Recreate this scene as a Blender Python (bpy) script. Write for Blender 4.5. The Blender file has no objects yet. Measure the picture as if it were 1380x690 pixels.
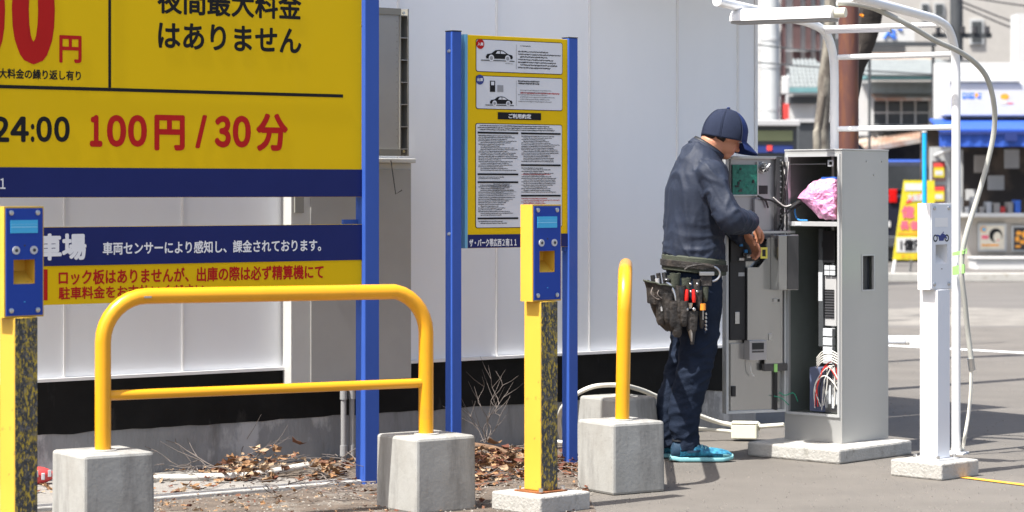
import bpy, bmesh, math, random
from mathutils import Vector, Matrix, noise, Euler
random.seed(7)
sc = bpy.context.scene
COL = sc.collection
# ------------------------------------------------------------------ camera, world, sun, exposure
F = 3300.0; H = 1.27; HY = 258.0; CX = 690.0          # focal length in photo pixels, camera height, horizon row
cd = bpy.data.cameras.new('camera'); cam = bpy.data.objects.new('camera', cd); COL.objects.link(cam)
cam.location = (0, 0, H); cam.rotation_euler = (math.radians(90), 0, 0)
cd.sensor_width = 36; cd.lens = 36*F/1380; cd.shift_y = -(345-HY)/1380
cd.clip_start = .1; cd.clip_end = 2000
cd.dof.use_dof = True; cd.dof.focus_distance = 10.9; cd.dof.aperture_fstop = 4.2
sc.camera = cam
SD = Vector((-.782, -.623, 0)).normalized(); EL = math.radians(61)
to_sun = Vector((SD.x*math.cos(EL), SD.y*math.cos(EL), math.sin(EL)))
w = bpy.data.worlds.new('World'); sc.world = w; w.use_nodes = True
nt = w.node_tree; nt.nodes.clear()
wo = nt.nodes.new('ShaderNodeOutputWorld'); bg = nt.nodes.new('ShaderNodeBackground'); sky = nt.nodes.new('ShaderNodeTexSky')
sky.sky_type = 'NISHITA'; sky.sun_disc = False; sky.sun_elevation = EL
sky.sun_rotation = math.atan2(SD.x, SD.y); sky.air_density = 1.0; sky.dust_density = 4.0; sky.ozone_density = 1.0
bg.inputs[1].default_value = .124
nt.links.new(sky.outputs[0], bg.inputs[0]); nt.links.new(bg.outputs[0], wo.inputs[0])
ld = bpy.data.lights.new('sun', 'SUN'); sun = bpy.data.objects.new('sun', ld); COL.objects.link(sun)
ld.energy = 5.0; ld.angle = math.radians(.5); ld.color = (1, .965, .91)
sun.rotation_euler = to_sun.to_track_quat('Z', 'Y').to_euler(); sun.location = (0, 0, 20)
sc.view_settings.view_transform = 'Standard'; sc.view_settings.look = 'None'
sc.view_settings.exposure = .95; sc.view_settings.gamma = 1
sc.cycles.use_denoising = True
sc.cycles.max_bounces = 6

# ------------------------------------------------------------------ materials
M = {}
def mat(name, col, rough=.6, metal=0, var=.12, vscale=6, bump=.0, bscale=60, spec=.5, emit=None, coat=0, col2=None, thr=None, trans=0, alpha=None, stretch=None):
    """procedural principled: colour varied by noise, optional second colour in patches, optional bump"""
    m = bpy.data.materials.new(name); m.use_nodes = True; n = m.node_tree; b = n.nodes['Principled BSDF']
    b.inputs['Roughness'].default_value = rough; b.inputs['Metallic'].default_value = metal
    b.inputs['Specular IOR Level'].default_value = spec; b.inputs['Coat Weight'].default_value = coat
    if trans: b.inputs['Transmission Weight'].default_value = trans
    if alpha: b.inputs['Alpha'].default_value = alpha
    tc = n.nodes.new('ShaderNodeTexCoord'); mp = n.nodes.new('ShaderNodeMapping'); n.links.new(tc.outputs['Object'], mp.inputs[0])
    if stretch: mp.inputs['Scale'].default_value = stretch
    nz = n.nodes.new('ShaderNodeTexNoise'); nz.inputs['Scale'].default_value = vscale; nz.inputs['Detail'].default_value = 6; nz.inputs['Roughness'].default_value = .6
    n.links.new(mp.outputs[0], nz.inputs['Vector'])
    rp = n.nodes.new('ShaderNodeValToRGB')
    if thr is None: a, c = .3, .7
    else: a, c = thr
    rp.color_ramp.elements[0].position = a; rp.color_ramp.elements[1].position = c
    c1 = [x*(1-var) for x in col]; c2 = [min(1, x*(1+var)) for x in col] if col2 is None else col2
    if col2 is not None: c1 = col
    rp.color_ramp.elements[0].color = (*c1, 1); rp.color_ramp.elements[1].color = (*c2, 1)
    n.links.new(nz.outputs[0], rp.inputs[0]); n.links.new(rp.outputs[0], b.inputs['Base Color'])
    if emit: b.inputs['Emission Color'].default_value = (*emit[:3], 1); b.inputs['Emission Strength'].default_value = emit[3]
    if bump:
        bz = n.nodes.new('ShaderNodeTexNoise'); bz.inputs['Scale'].default_value = bscale; bz.inputs['Detail'].default_value = 5
        n.links.new(mp.outputs[0], bz.inputs['Vector'])
        bp = n.nodes.new('ShaderNodeBump'); bp.inputs['Strength'].default_value = bump; bp.inputs['Distance'].default_value = .01
        n.links.new(bz.outputs[0], bp.inputs['Height']); n.links.new(bp.outputs[0], b.inputs['Normal'])
    M[name] = m
    return m
def add_spots(name, col, scale, lo, hi, stretch=(1, 1, 1), fac=1.0, rough=None):
    """a second layer of stains/wear over an existing material"""
    m = M[name]; n = m.node_tree; b = n.nodes['Principled BSDF']
    src = b.inputs['Base Color'].links[0].from_socket
    tc = n.nodes.new('ShaderNodeTexCoord'); mp = n.nodes.new('ShaderNodeMapping'); mp.inputs['Scale'].default_value = stretch
    n.links.new(tc.outputs['Object'], mp.inputs[0])
    nz = n.nodes.new('ShaderNodeTexNoise'); nz.inputs['Scale'].default_value = scale; nz.inputs['Detail'].default_value = 8; nz.inputs['Roughness'].default_value = .65
    n.links.new(mp.outputs[0], nz.inputs['Vector'])
    mr = n.nodes.new('ShaderNodeMapRange'); mr.inputs[1].default_value = lo; mr.inputs[2].default_value = hi; mr.inputs[4].default_value = fac
    n.links.new(nz.outputs[0], mr.inputs[0])
    mx = n.nodes.new('ShaderNodeMix'); mx.data_type = 'RGBA'
    n.links.new(mr.outputs[0], mx.inputs[0]); n.links.new(src, mx.inputs[6]); mx.inputs[7].default_value = (*col, 1)
    n.links.new(mx.outputs[2], b.inputs['Base Color'])

mat('wall_paint', (.86, .885, .92), .45, var=.03, vscale=1.5, bump=.04, bscale=9, stretch=(1, 1, .4)); add_spots('wall_paint', (.5, .5, .5), 3, .55, .8, (1, 1, .25), .12)
mat('joint_paint', (.8, .8, .8), .5, var=.03)
mat('black_paint', (.010, .010, .010), .7, spec=.15, var=.3, bump=.15, bscale=20); add_spots('black_paint', (.09, .085, .08), 9, .6, .75, (1, 1, .3), .5)
mat('footing', (.26, .265, .27), .85, var=.2, vscale=5, bump=.4, bscale=60, stretch=(1, 1, .35)); add_spots('footing', (.55, .55, .55), 4, .55, .62, (1, 1, .5), .7); add_spots('footing', (.14, .135, .13), 7, .56, .7, (1, 1, .2), .7)
mat('asphalt', (.134, .122, .107), .88, var=.13, vscale=2.2, bump=.5, bscale=220); add_spots('asphalt', (.27, .25, .225), 130, .58, .72, fac=.4); add_spots('asphalt', (.10, .095, .09), 1.1, .57, .7, (1, .35, 1), .45); add_spots('asphalt', (.06, .06, .06), 95, .60, .70, fac=.5)
mat('asphalt_far', (.125, .116, .106), .9, var=.12, vscale=.8, bump=.3, bscale=30); add_spots('asphalt_far', (.10, .095, .09), 1.5, .5, .65, (.3, 1, 1), .5)
mat('rough_concrete', (.185, .172, .152), .95, var=.3, vscale=3, bump=.8, bscale=12, stretch=(1, 1, 1)); add_spots('rough_concrete', (.18, .17, .15), 6, .5, .6, fac=.6)
mat('soil', (.115, .09, .07), .95, var=.35, vscale=8, bump=1, bscale=70); add_spots('soil', (.22, .205, .18), 5, .55, .65, fac=.6)
mat('concrete_apron', (.25, .235, .215), .95, var=.15, vscale=5, bump=.5, bscale=120); add_spots('concrete_apron', (.2, .18, .16), 3.5, .55, .68, fac=.6)
mat('concrete', (.36, .36, .34), .88, var=.12, vscale=5, bump=.10, bscale=60); add_spots('concrete', (.26, .25, .225), 3, .42, .62, fac=.7); add_spots('concrete', (.17, .165, .155), 9, .48, .66, (1, 1, .18), .8); add_spots('concrete', (.13, .13, .12), 55, .66, .72, fac=.9)
mat('kerb_concrete', (.42, .41, .38), .9, var=.12, vscale=6, bump=.4, bscale=60); add_spots('kerb_concrete', (.3, .27, .22), 8, .58, .68, fac=.7)
mat('slab_concrete', (.40, .39, .36), .92, var=.12, vscale=8, bump=.5, bscale=70); add_spots('slab_concrete', (.24, .23, .2), 14, .55, .68, fac=.7)
mat('yellow_tube', (.74, .34, .006), .32, var=.05, vscale=4, spec=.5, coat=.25); add_spots('yellow_tube', (.50, .24, .03), 9, .56, .75, fac=.45); add_spots('yellow_tube', (.14, .09, .05), 45, .69, .73, fac=.8)
mat('yellow_paint', (.66, .40, .045), .45, var=.04, vscale=5); add_spots('yellow_paint', (.25, .13, .04), 26, .63, .70, fac=.85)
mat('yellow_sign', (.70, .465, .004), .4, var=.015, vscale=1.5, spec=.12); add_spots('yellow_sign', (.66, .45, .03), 1.2, .5, .8, (1, 1, .2), .4)
mat('blue_sign', (.012, .020, .115), .4, var=.05, spec=.15)
mat('blue_post', (.034, .090, .37), .45, spec=.25, var=.05, vscale=3)
mat('blue_plate', (.016, .055, .33), .42, spec=.2, var=.05)
mat('light_blue_trim', (.12, .36, .55), .4, var=.05)
mat('red_print', (.42, .012, .010), .5, spec=.15, var=.04)
mat('black_print', (.012, .012, .014), .5, spec=.15, var=.04)
mat('white_print', (.72, .74, .76), .45, var=.03)
mat('panel_white', (.60, .62, .66), .4, var=.02)
mat('grey_print', (.25, .26, .28), .5, var=.05)
mat('navy_print', (.02, .035, .2), .45, var=.05)
mat('sticker_scuff', (.035, .038, .04), .6, col2=(.50, .36, .03), thr=(.50, .60), vscale=130, stretch=(1, 1, .45), bump=.4, bscale=90); add_spots('sticker_scuff', (.42, .31, .04), 16, .56, .64, (1, 1, .5), .6); add_spots('sticker_scuff', (.03, .03, .032), 60, .53, .62, (1, 1, .6), .6); add_spots('sticker_scuff', (.13, .13, .14), 90, .52, .6, fac=.7)
mat('rust', (.23, .075, .02), .85, var=.4, vscale=30, bump=.4, bscale=120)
mat('steel', (.55, .55, .55), .3, metal=1, var=.05)
mat('lcd_blue', (.05, .42, .72), .3, var=.06, vscale=4); mat('lcd_line', (.22, .6, .85), .3)
mat('led', (.55, .56, .58), .25, var=.1); mat('led_dark', (.05, .05, .06), .2)
mat('grey_box', (.52, .52, .50), .55, var=.05, vscale=2, bump=.05, bscale=20); add_spots('grey_box', (.3, .28, .24), 4, .55, .75, (1, 1, .2), .5)
mat('grey_plate', (.36, .355, .34), .55, var=.04); mat('grey_rim', (.24, .235, .21), .6, var=.05)
mat('conduit', (.30, .30, .30), .5, var=.08)
mat('white_tube', (.80, .80, .80), .35, var=.02, coat=.2); add_spots('white_tube', (.55, .5, .42), 12, .62, .75, fac=.4)
mat('white_box', (.78, .78, .78), .4, var=.02); mat('white_face', (.66, .69, .74), .4, var=.02)
mat('cable_white', (.74, .72, .64), .5, var=.06, vscale=10); add_spots('cable_white', (.4, .37, .3), 15, .6, .75, fac=.5)
mat('cable_grey', (.42, .42, .38), .5, var=.08, vscale=15)
mat('cream_plastic', (.78, .76, .62), .4, var=.03)
mat('green_tape', (.35, .68, .2), .6, var=.1)
mat('cabinet_paint', (.50, .50, .485), .42, metal=.55, var=.03, vscale=2, bump=.05, bscale=300)
mat('cabinet_rim', (.52, .53, .53), .4, metal=.3, var=.03)
mat('cabinet_inside', (.17, .19, .175), .3, metal=.3, var=.2, vscale=3)
mat('steel_plate', (.46, .47, .475), .2, metal=.9, var=.1, vscale=3, stretch=(1, 1, .3))
mat('steel_light', (.42, .41, .43), .3, metal=.75, var=.05)
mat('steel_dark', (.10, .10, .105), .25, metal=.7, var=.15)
mat('black_plastic', (.015, .015, .017), .4, var=.2)
mat('pcb', (.012, .14, .10), .4, col2=(.02, .20, .14), thr=(.45, .55), vscale=60)
mat('pink_wrap', (.80, .36, .60), .28, var=.12, vscale=9, bump=.9, bscale=55, spec=.8, coat=.5, trans=.1)
mat('blue_wrap', (.05, .18, .65), .35); mat('wire_red', (.7, .05, .04), .4); mat('wire_blue', (.05, .25, .6), .4)
mat('wire_white', (.75, .73, .68), .4); mat('wire_black', (.02, .02, .02), .4); mat('wire_green', (.02, .35, .2), .4)
mat('label_white', (.5, .52, .54), .5); mat('label_yellow', (.7, .62, .1), .5); mat('battery', (.12, .14, .22), .35)
mat('skin', (.50, .22, .13), .5, var=.08, vscale=25, bump=.05, bscale=200)
mat('hair', (.012, .01, .01), .5, var=.4, vscale=80, bump=.6, bscale=300)
mat('jacket', (.0155, .0225, .042), .66, spec=.35, var=.12, vscale=12, bump=.12, bscale=90)
mat('jacket_trim', (.008, .009, .012), .6)
mat('trousers', (.011, .0175, .034), .8, spec=.15, var=.18, vscale=9, bump=.25, bscale=160)
mat('cap_mesh', (.022, .029, .055), .85, spec=.15, var=.15, vscale=150, bump=.5, bscale=500)
mat('cap_blue', (.015, .030, .115), .7, spec=.2, var=.06, bump=.1, bscale=300)
mat('shoe_blue', (.012, .10, .19), .75, col2=(.04, .30, .46), thr=(.4, .6), vscale=45, bump=.6, bscale=260); mat('shoe_dark', (.008, .035, .07), .8); mat('shoe_sole', (.20, .45, .48), .6, var=.06)
mat('belt_olive', (.045, .052, .036), .8, var=.15, bump=.3, bscale=150)
mat('leather', (.018, .016, .015), .6, col2=(.075, .062, .052), thr=(.45, .75), vscale=18, bump=.6, bscale=60)
mat('plier_red', (.62, .015, .01), .3); mat('orange_tape', (.75, .25, .02), .5)
mat('twig', (.16, .135, .12), .85, var=.3, vscale=12)
mat('birch', (.62, .60, .55), .85, col2=(.10, .08, .06), thr=(.60, .66), vscale=14, stretch=(.5, 2, 1))
mat('log_brown', (.16, .095, .055), .9, var=.4, vscale=14, bump=.5)
mat('leaf_tan', (.27, .145, .065), .8, var=.35, vscale=7); mat('leaf_brown', (.13, .055, .028), .85, var=.5, vscale=6); mat('leaf_red', (.11, .033, .016), .85, var=.4, vscale=9)
mat('leaf_pale', (.34, .24, .15), .85, var=.3, vscale=9)
mat('grit', (.15, .138, .122), .95, var=.3); mat('chip', (.26, .24, .21), .9, var=.4, vscale=3)
mat('road_white', (.78, .78, .76), .7, var=.06, vscale=5); add_spots('road_white', (.4, .39, .37), 12, .6, .7, fac=.6)
mat('road_orange', (.75, .36, .03), .7, var=.1, vscale=9); add_spots('road_orange', (.3, .26, .2), 30, .56, .66, fac=.8)
# background
mat('bg_white', (.56, .56, .55), .8, var=.04); mat('bg_cream', (.42, .40, .37), .8, var=.05); mat('bg_mauve', (.10, .055, .055), .8, var=.1)
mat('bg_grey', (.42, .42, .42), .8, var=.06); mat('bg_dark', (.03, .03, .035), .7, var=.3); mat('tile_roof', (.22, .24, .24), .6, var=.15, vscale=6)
mat('teal_eave', (.14, .30, .31), .6); mat('rust_sheet', (.26, .14, .09), .8, col2=(.36, .33, .28), thr=(.4, .6), vscale=2.5, stretch=(1, 1, 1))
mat('glass_dark', (.05, .055, .06), .12, var=.3, vscale=1.5, spec=.8); mat('frame_grey', (.45, .46, .46), .5)
mat('awning_blue', (.022, .085, .42), .6, var=.08, vscale=2); mat('awning_dark', (.012, .03, .16), .6)
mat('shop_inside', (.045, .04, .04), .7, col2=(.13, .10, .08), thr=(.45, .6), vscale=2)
mat('counter', (.42, .385, .34), .7, var=.05); mat('pole_grey', (.50, .52, .52), .7, var=.06); mat('sky_blue_pole', (.01, .38, .72), .4)
mat('rust_pillar', (.115, .045, .035), .6, col2=(.20, .075, .03), thr=(.5, .75), vscale=5, stretch=(3, 3, .6)); add_spots('rust_pillar', (.5, .2, .03), 7, .66, .72, (2, 2, .5), .9)
mat('bark', (.10, .085, .07), .95, col2=(.24, .22, .18), thr=(.45, .6), vscale=7, bump=1, bscale=15, stretch=(1, 1, .5))
mat('bark_dark', (.03, .024, .02), .95, var=.4, vscale=6, bump=1, bscale=12)
mat('olive', (.20, .22, .11), .5, var=.15, vscale=2); mat('slate', (.055, .06, .065), .6, var=.1)
mat('car_dark', (.02, .022, .035), .2, coat=.6); mat('tail_red', (.6, .01, .01), .2, var=.2); mat('tyre', (.02, .02, .02), .8)
mat('print_yellow', (.62, .52, .02), .5); mat('print_red', (.75, .06, .05), .5); mat('print_pink', (.75, .13, .2), .5); mat('print_blue', (.06, .2, .75), .5)
mat('print_orange', (.85, .35, .03), .5); mat('poster_cream', (.68, .62, .5), .6); mat('bag_red', (.62, .07, .07), .35)

# ------------------------------------------------------------------ helpers
def props(o, label=None, cat=None, group=None, kind=None):
    if label: o['label'] = label
    if cat: o['category'] = cat
    if group: o['group'] = group
    if kind: o['kind'] = kind
    return o
def thing(name, label, cat, loc=(0, 0, 0), rz=0, group=None):
    o = bpy.data.objects.new(name, None); COL.objects.link(o); o.empty_display_size = .1
    o.location = loc; o.rotation_euler = (0, 0, math.radians(rz))
    return props(o, label, cat, group)
def link(name, me, m, parent=None, loc=None, rot=None):
    o = bpy.data.objects.new(name, me); COL.objects.link(o)
    if m is not None:
        me.materials.clear()
        for k in (m if isinstance(m, (list, tuple)) else [m]): me.materials.append(M[k])
    if parent: o.parent = parent
    if loc: o.location = loc
    if rot: o.rotation_euler = rot
    return o
class MB:
    def __init__(s): s.v = []; s.f = []; s.mi = []; s.cur = 0
    def add(s, vs, fs):
        b = len(s.v); s.v += [tuple(x) for x in vs]
        for f in fs: s.f.append([b+i for i in f]); s.mi.append(s.cur)
        return s
    def box(s, x0, x1, y0, y1, z0, z1, mtx=None):
        vs = [Vector(p) for p in ((x0,y0,z0),(x1,y0,z0),(x1,y1,z0),(x0,y1,z0),(x0,y0,z1),(x1,y0,z1),(x1,y1,z1),(x0,y1,z1))]
        if mtx: vs = [mtx @ p for p in vs]
        return s.add(vs, [(0,3,2,1),(4,5,6,7),(0,1,5,4),(1,2,6,5),(2,3,7,6),(3,0,4,7)])
    def holed(s, x0, x1, z0, z1, y0, y1, holes):
        """plate in the xz plane from y0 to y1 with rectangular through holes"""
        xs = sorted({x0, x1, *[h[0] for h in holes], *[h[1] for h in holes]}); zs = sorted({z0, z1, *[h[2] for h in holes], *[h[3] for h in holes]})
        def solid(i, j):
            if i < 0 or j < 0 or i >= len(xs)-1 or j >= len(zs)-1: return False
            cx = (xs[i]+xs[i+1])/2; cz = (zs[j]+zs[j+1])/2
            return not any(h[0] < cx < h[1] and h[2] < cz < h[3] for h in holes)
        for i in range(len(xs)-1):
            for j in range(len(zs)-1):
                if not solid(i, j): continue
                a, b, c, d = xs[i], xs[i+1], zs[j], zs[j+1]
                s.add([(a,y0,c),(b,y0,c),(b,y0,d),(a,y0,d)], [(0,1,2,3)]); s.add([(a,y1,c),(b,y1,c),(b,y1,d),(a,y1,d)], [(3,2,1,0)])
                if not solid(i-1, j): s.add([(a,y0,c),(a,y1,c),(a,y1,d),(a,y0,d)], [(3,2,1,0)])
                if not solid(i+1, j): s.add([(b,y0,c),(b,y1,c),(b,y1,d),(b,y0,d)], [(0,1,2,3)])
                if not solid(i, j-1): s.add([(a,y0,c),(b,y0,c),(b,y1,c),(a,y1,c)], [(3,2,1,0)])
                if not solid(i, j+1): s.add([(a,y0,d),(b,y0,d),(b,y1,d),(a,y1,d)], [(0,1,2,3)])
        return s
    def tube(s, path, r, n=12, cap=True):
        P = [Vector(p) for p in path]; R = r if isinstance(r, (list, tuple)) else [r]*len(P)
        up = None; b = len(s.v); rings = []
        for i, p in enumerate(P):
            t = (P[min(i+1, len(P)-1)] - P[max(i-1, 0)]).normalized()
            if up is None:
                up = Vector((0, 0, 1)) if abs(t.z) < .9 else Vector((1, 0, 0))
            up = (up - t*up.dot(t)).normalized(); sd = t.cross(up)
            rings.append([p + (up*math.cos(a) + sd*math.sin(a))*R[i] for a in [2*math.pi*k/n for k in range(n)]])
        vs = [q for rg in rings for q in rg]; fs = []
        for i in range(len(P)-1):
            for k in range(n): fs.append((i*n+k, i*n+(k+1) % n, (i+1)*n+(k+1) % n, (i+1)*n+k))
        if cap: fs.append(tuple(range(n))[::-1]); fs.append(tuple((len(P)-1)*n+k for k in range(n)))
        return s.add(vs, fs)
    def loft(s, rings, cap=True, closed=True):
        n = len(rings[0]); vs = [q for rg in rings for q in rg]; fs = []
        for i in range(len(rings)-1):
            for k in range(n if closed else n-1): fs.append((i*n+k, i*n+(k+1) % n, (i+1)*n+(k+1) % n, (i+1)*n+k))
        if cap: fs.append(tuple(range(n))[::-1]); fs.append(tuple((len(rings)-1)*n+k for k in range(n)))
        return s.add(vs, fs)
    def disc(s, c, r, n=16, axis='y', r2=None):
        r2 = r2 or r; vs = []
        for k in range(n):
            a = 2*math.pi*k/n; u, w_ = r*math.cos(a), r2*math.sin(a)
            vs.append((c[0]+u, c[1], c[2]+w_) if axis == 'y' else (c[0]+u, c[1]+w_, c[2]))
        return s.add(vs, [tuple(range(n))])
    def cyl(s, c, axis, r, h, n=16):
        d = {'x': Vector((1,0,0)), 'y': Vector((0,1,0)), 'z': Vector((0,0,1))}[axis]; c = Vector(c)
        return s.tube([c - d*h/2, c + d*h/2], r, n)
    def poly(s, pts, y, thick=0):
        n = len(pts); f = [(p[0], y, p[1]) for p in pts]
        if not thick: return s.add(f, [tuple(range(n))])
        bk = [(p[0], y+thick, p[1]) for p in pts]
        return s.add(f+bk, [tuple(range(n)), tuple(range(2*n-1, n-1, -1))] + [(i, n+i, n+(i+1) % n, (i+1) % n) for i in range(n)])
    def mesh(s, name, smooth=False, merge=True):
        me = bpy.data.meshes.new(name); me.from_pydata(s.v, [], s.f); me.update()
        bm = bmesh.new(); bm.from_mesh(me)
        for i, f in enumerate(bm.faces): f.material_index = s.mi[i]; f.smooth = smooth
        if merge: bmesh.ops.remove_doubles(bm, verts=bm.verts, dist=1e-5)
        bmesh.ops.recalc_face_normals(bm, faces=bm.faces)
        bm.to_mesh(me); bm.free()
        if smooth:
            try: me.set_sharp_from_angle(angle=math.radians(40))
            except Exception: pass
        return me
    def build(s, name, m, parent=None, bevel=0, smooth=False, loc=None, rot=None, merge=True):
        o = link(name, s.mesh(name, smooth, merge), m, parent, loc, rot)
        if bevel:
            md = o.modifiers.new('bevel', 'BEVEL'); md.width = bevel; md.segments = 2; md.limit_method = 'ANGLE'; md.angle_limit = math.radians(40)
        return o
def box(name, m, parent, x0, x1, y0, y1, z0, z1, bevel=0): return MB().box(x0, x1, y0, y1, z0, z1).build(name, m, parent, bevel)
def tube(name, m, parent, path, r, n=12): return MB().tube(path, r, n).build(name, m, parent, smooth=True)
def cyl(name, m, parent, c, axis, r, h, n=16): return MB().cyl(c, axis, r, h, n).build(name, m, parent, smooth=True)
def curve_pts(pts, sub=6):
    """Catmull-Rom through points"""
    P = [Vector(p) for p in pts]; P = [P[0]*2-P[1]] + P + [P[-1]*2-P[-2]]; out = []
    for i in range(1, len(P)-2):
        for k in range(sub):
            t = k/sub; a, b, c, d = P[i-1], P[i], P[i+1], P[i+2]
            out.append(.5*((2*b) + (c-a)*t + (2*a-5*b+4*c-d)*t*t + (3*b-a-3*c+d)*t**3))
    out.append(P[-2]); return out
def copy_tree(o, parent=None):
    c = o.copy(); COL.objects.link(c)
    if parent: c.parent = parent
    for ch in [x for x in bpy.data.objects if x.parent == o]: copy_tree(ch, c)
    return c
def G(px, py, h=0):                       # photo pixel of a point at height h -> world x, y
    Z = (H-h)*F/(py-HY); return ((px-CX)/F*Z, Z)
def P3(px, py, Z): return Vector(((px-CX)/F*Z, Z, H-(py-HY)*Z/F))
def on_plane(px, py, o, rz):              # -> (u, z) where pixel ray meets vertical plane through o with direction rz
    dx, dy = math.cos(math.radians(rz)), math.sin(math.radians(rz)); r = (px-CX)/F
    u = (r*o[1]-o[0])/(dx-r*dy); Z = o[1]+u*dy
    return u, H-(py-HY)*Z/F
WR = 36.87; WO = (-1.54, 11.05)
def W(t, n, z=0): return (WO[0]+.8*t+.6*n, WO[1]+.6*t-.8*n, z)

def text_mesh(body, weight=.0, align=None):
    cu = bpy.data.curves.new('t', 'FONT'); cu.body = body; cu.size = 1; cu.offset = weight; cu.resolution_u = 5; cu.fill_mode = 'FRONT'
    o = bpy.data.objects.new('t', cu); COL.objects.link(o)
    dg = bpy.context.evaluated_depsgraph_get(); me = bpy.data.meshes.new_from_object(o.evaluated_get(dg))
    bpy.data.objects.remove(o); bpy.data.curves.remove(cu)
    return me
def lettering(body, m, parent, u0, u1, z0, z1, y, weight=.012, name='lettering'):
    """flat print fitted into the box u0..u1, z0..z1 of the parent's xz plane; weight thickens the strokes by over-striking"""
    me = text_mesh(body); V = [v.co.copy() for v in me.vertices]; Fc = [tuple(p.vertices) for p in me.polygons]
    bpy.data.meshes.remove(me)
    ax, bx = min(v.x for v in V), max(v.x for v in V); ay, by = min(v.y for v in V), max(v.y for v in V)
    h = z1-z0; wt = weight*h*1.3; sx = (u1-u0-2*wt)/(bx-ax); sy = (h-2*wt)/(by-ay)
    mb = MB(); k = 0
    offs = [(0, 0)] + ([(math.cos(a*math.pi/4)*wt, math.sin(a*math.pi/4)*wt) for a in range(8)] if weight > .008 else [])
    for dx, dz in offs:
        mb.add([(u0+wt+(v.x-ax)*sx+dx, y-.00006*k, z0+wt+(v.y-ay)*sy+dz) for v in V], Fc); k += 1
    me = bpy.data.meshes.new(name); me.from_pydata(mb.v, [], mb.f); me.update()
    return props(link(name, me, m, parent), kind='stuff') if False else link(name, me, m, parent)
# ------------------------------------------------------------------ ground and setting
def sheet(name, m, pts, z, kind='structure'):
    o = MB().add([(p[0], p[1], z) for p in pts], [tuple(range(len(pts)))]).build(name, m); return props(o, kind=kind)
sheet('ground', 'asphalt', [(-300, -60), (300, -60), (300, 22.9), (-300, 22.9)], 0)
sheet('street', 'asphalt_far', [(-300, 22.9), (300, 22.9), (300, 34.6), (-300, 34.6)], 0)
sheet('far_ground', 'asphalt_far', [(-300, 34.6), (300, 34.6), (300, 900), (-300, 900)], 0)
# worn concrete gutter strip along the near side of the street, uneven top
g = MB(); nx, ny = 120, 6
vs = []
for j in range(ny+1):
    for i in range(nx+1):
        x = -8+24*i/nx; y = 22.95+3.7*j/ny
        hgt = .012 + (.05*max(0, noise.noise(Vector((x*1.4, y*.9, 0)))+.35) if 0 < j < ny else -.03)
        vs.append((x, y, hgt))
g.add(vs, [(j*(nx+1)+i, j*(nx+1)+i+1, (j+1)*(nx+1)+i+1, (j+1)*(nx+1)+i) for j in range(ny) for i in range(nx)])
props(g.build('gutter', 'rough_concrete', smooth=True), kind='structure')
props(MB().box(-8, 16, 34.4, 34.62, 0, .12).build('kerb', 'kerb_concrete', bevel=.01), kind='structure')
props(MB().box(-8, 16, 34.62, 37.4, 0, .11).build('pavement', 'asphalt_far'), kind='structure')
# white line and orange line
def strip(name, m, a, b, wd, z=.004):
    a = Vector((*a, z)); b = Vector((*b, z)); d = (b-a).normalized(); s_ = Vector((-d.y, d.x, 0))*wd/2
    o = MB().add([a-s_, b-s_, b+s_, a+s_], [(0, 1, 2, 3)]).build(name, m); return props(o, kind='structure')
strip('parking_line', 'road_white', G(1150, 463.6), G(1440, 479.4), .13)
strip('parking_line', 'road_orange', G(1281, 642), G(1450, 663), .05)
# planting strip: soil and apron between kerb and wall
sheet('soil_bed', 'soil', [W(-3, 2.9)[:2], G(812, 730), G(803, 690), G(786, 655), G(790, 630), G(815, 600), W(2.6, 0.0)[:2], W(-3, 0.0)[:2]], .004)
sheet('concrete_apron', 'concrete_apron', [W(-3, .78)[:2], W(.36, .78)[:2], W(.1, .0)[:2], W(-3, 0)[:2]], .008)
# kerb strip in segments (stones)
kerb = props(MB().box(-3, .44, -.10, 0, -.02, .022).build('kerb_strip', 'kerb_concrete', bevel=.006, loc=W(0, .80), rot=(0, 0, math.radians(WR))), kind='structure')
props(MB().box(.44, 2.0, -.09, 0, -.02, .012).build('kerb_strip', 'kerb_concrete', bevel=.006, loc=W(0, .80), rot=(0, 0, math.radians(WR))), kind='structure')

# ------------------------------------------------------------------ the white clad building on the left
T1 = 3.56
bl = thing('clad_building', 'white panel-clad building with black painted plinth behind the parking signs', 'building', (*WO, 0), WR)
# local x along wall, local -y toward camera
box('wall_core', 'wall_paint', bl, -8, T1-.012, .035, 6, .44, 3.1)
seams = [(-.53+.5895*k) for k in range(-12, 7)]
edges = [-8] + seams + [T1-.125, T1]
edges = sorted(set(round(e, 4) for e in edges if e <= T1 and e >= -8))
shared = {}
for a, b in zip(edges[:-1], edges[1:]):
    k = round(b-a, 3)
    if k not in shared:
        shared[k] = MB().box(.006, b-a-.006, 0, .03, .455, 3.0).mesh('wall_panel')
    link('wall_panel', shared[k], None if shared[k].materials else 'wall_paint', bl, (a, 0, 0))
js = MB().box(-.005, .005, -.008, .03, .455, 3.0).mesh('joint_strip')
for e in edges[1:-1]: link('joint_strip', js, None if js.materials else 'joint_paint', bl, (e, 0, 0))
box('corner_trim', 'joint_paint', bl, T1-.003, T1+.012, -.010, .05, .455, 3.0)
box('drip_flashing', 'joint_paint', bl, -8, T1+.015, -.028, .03, .440, .4545)
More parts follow.
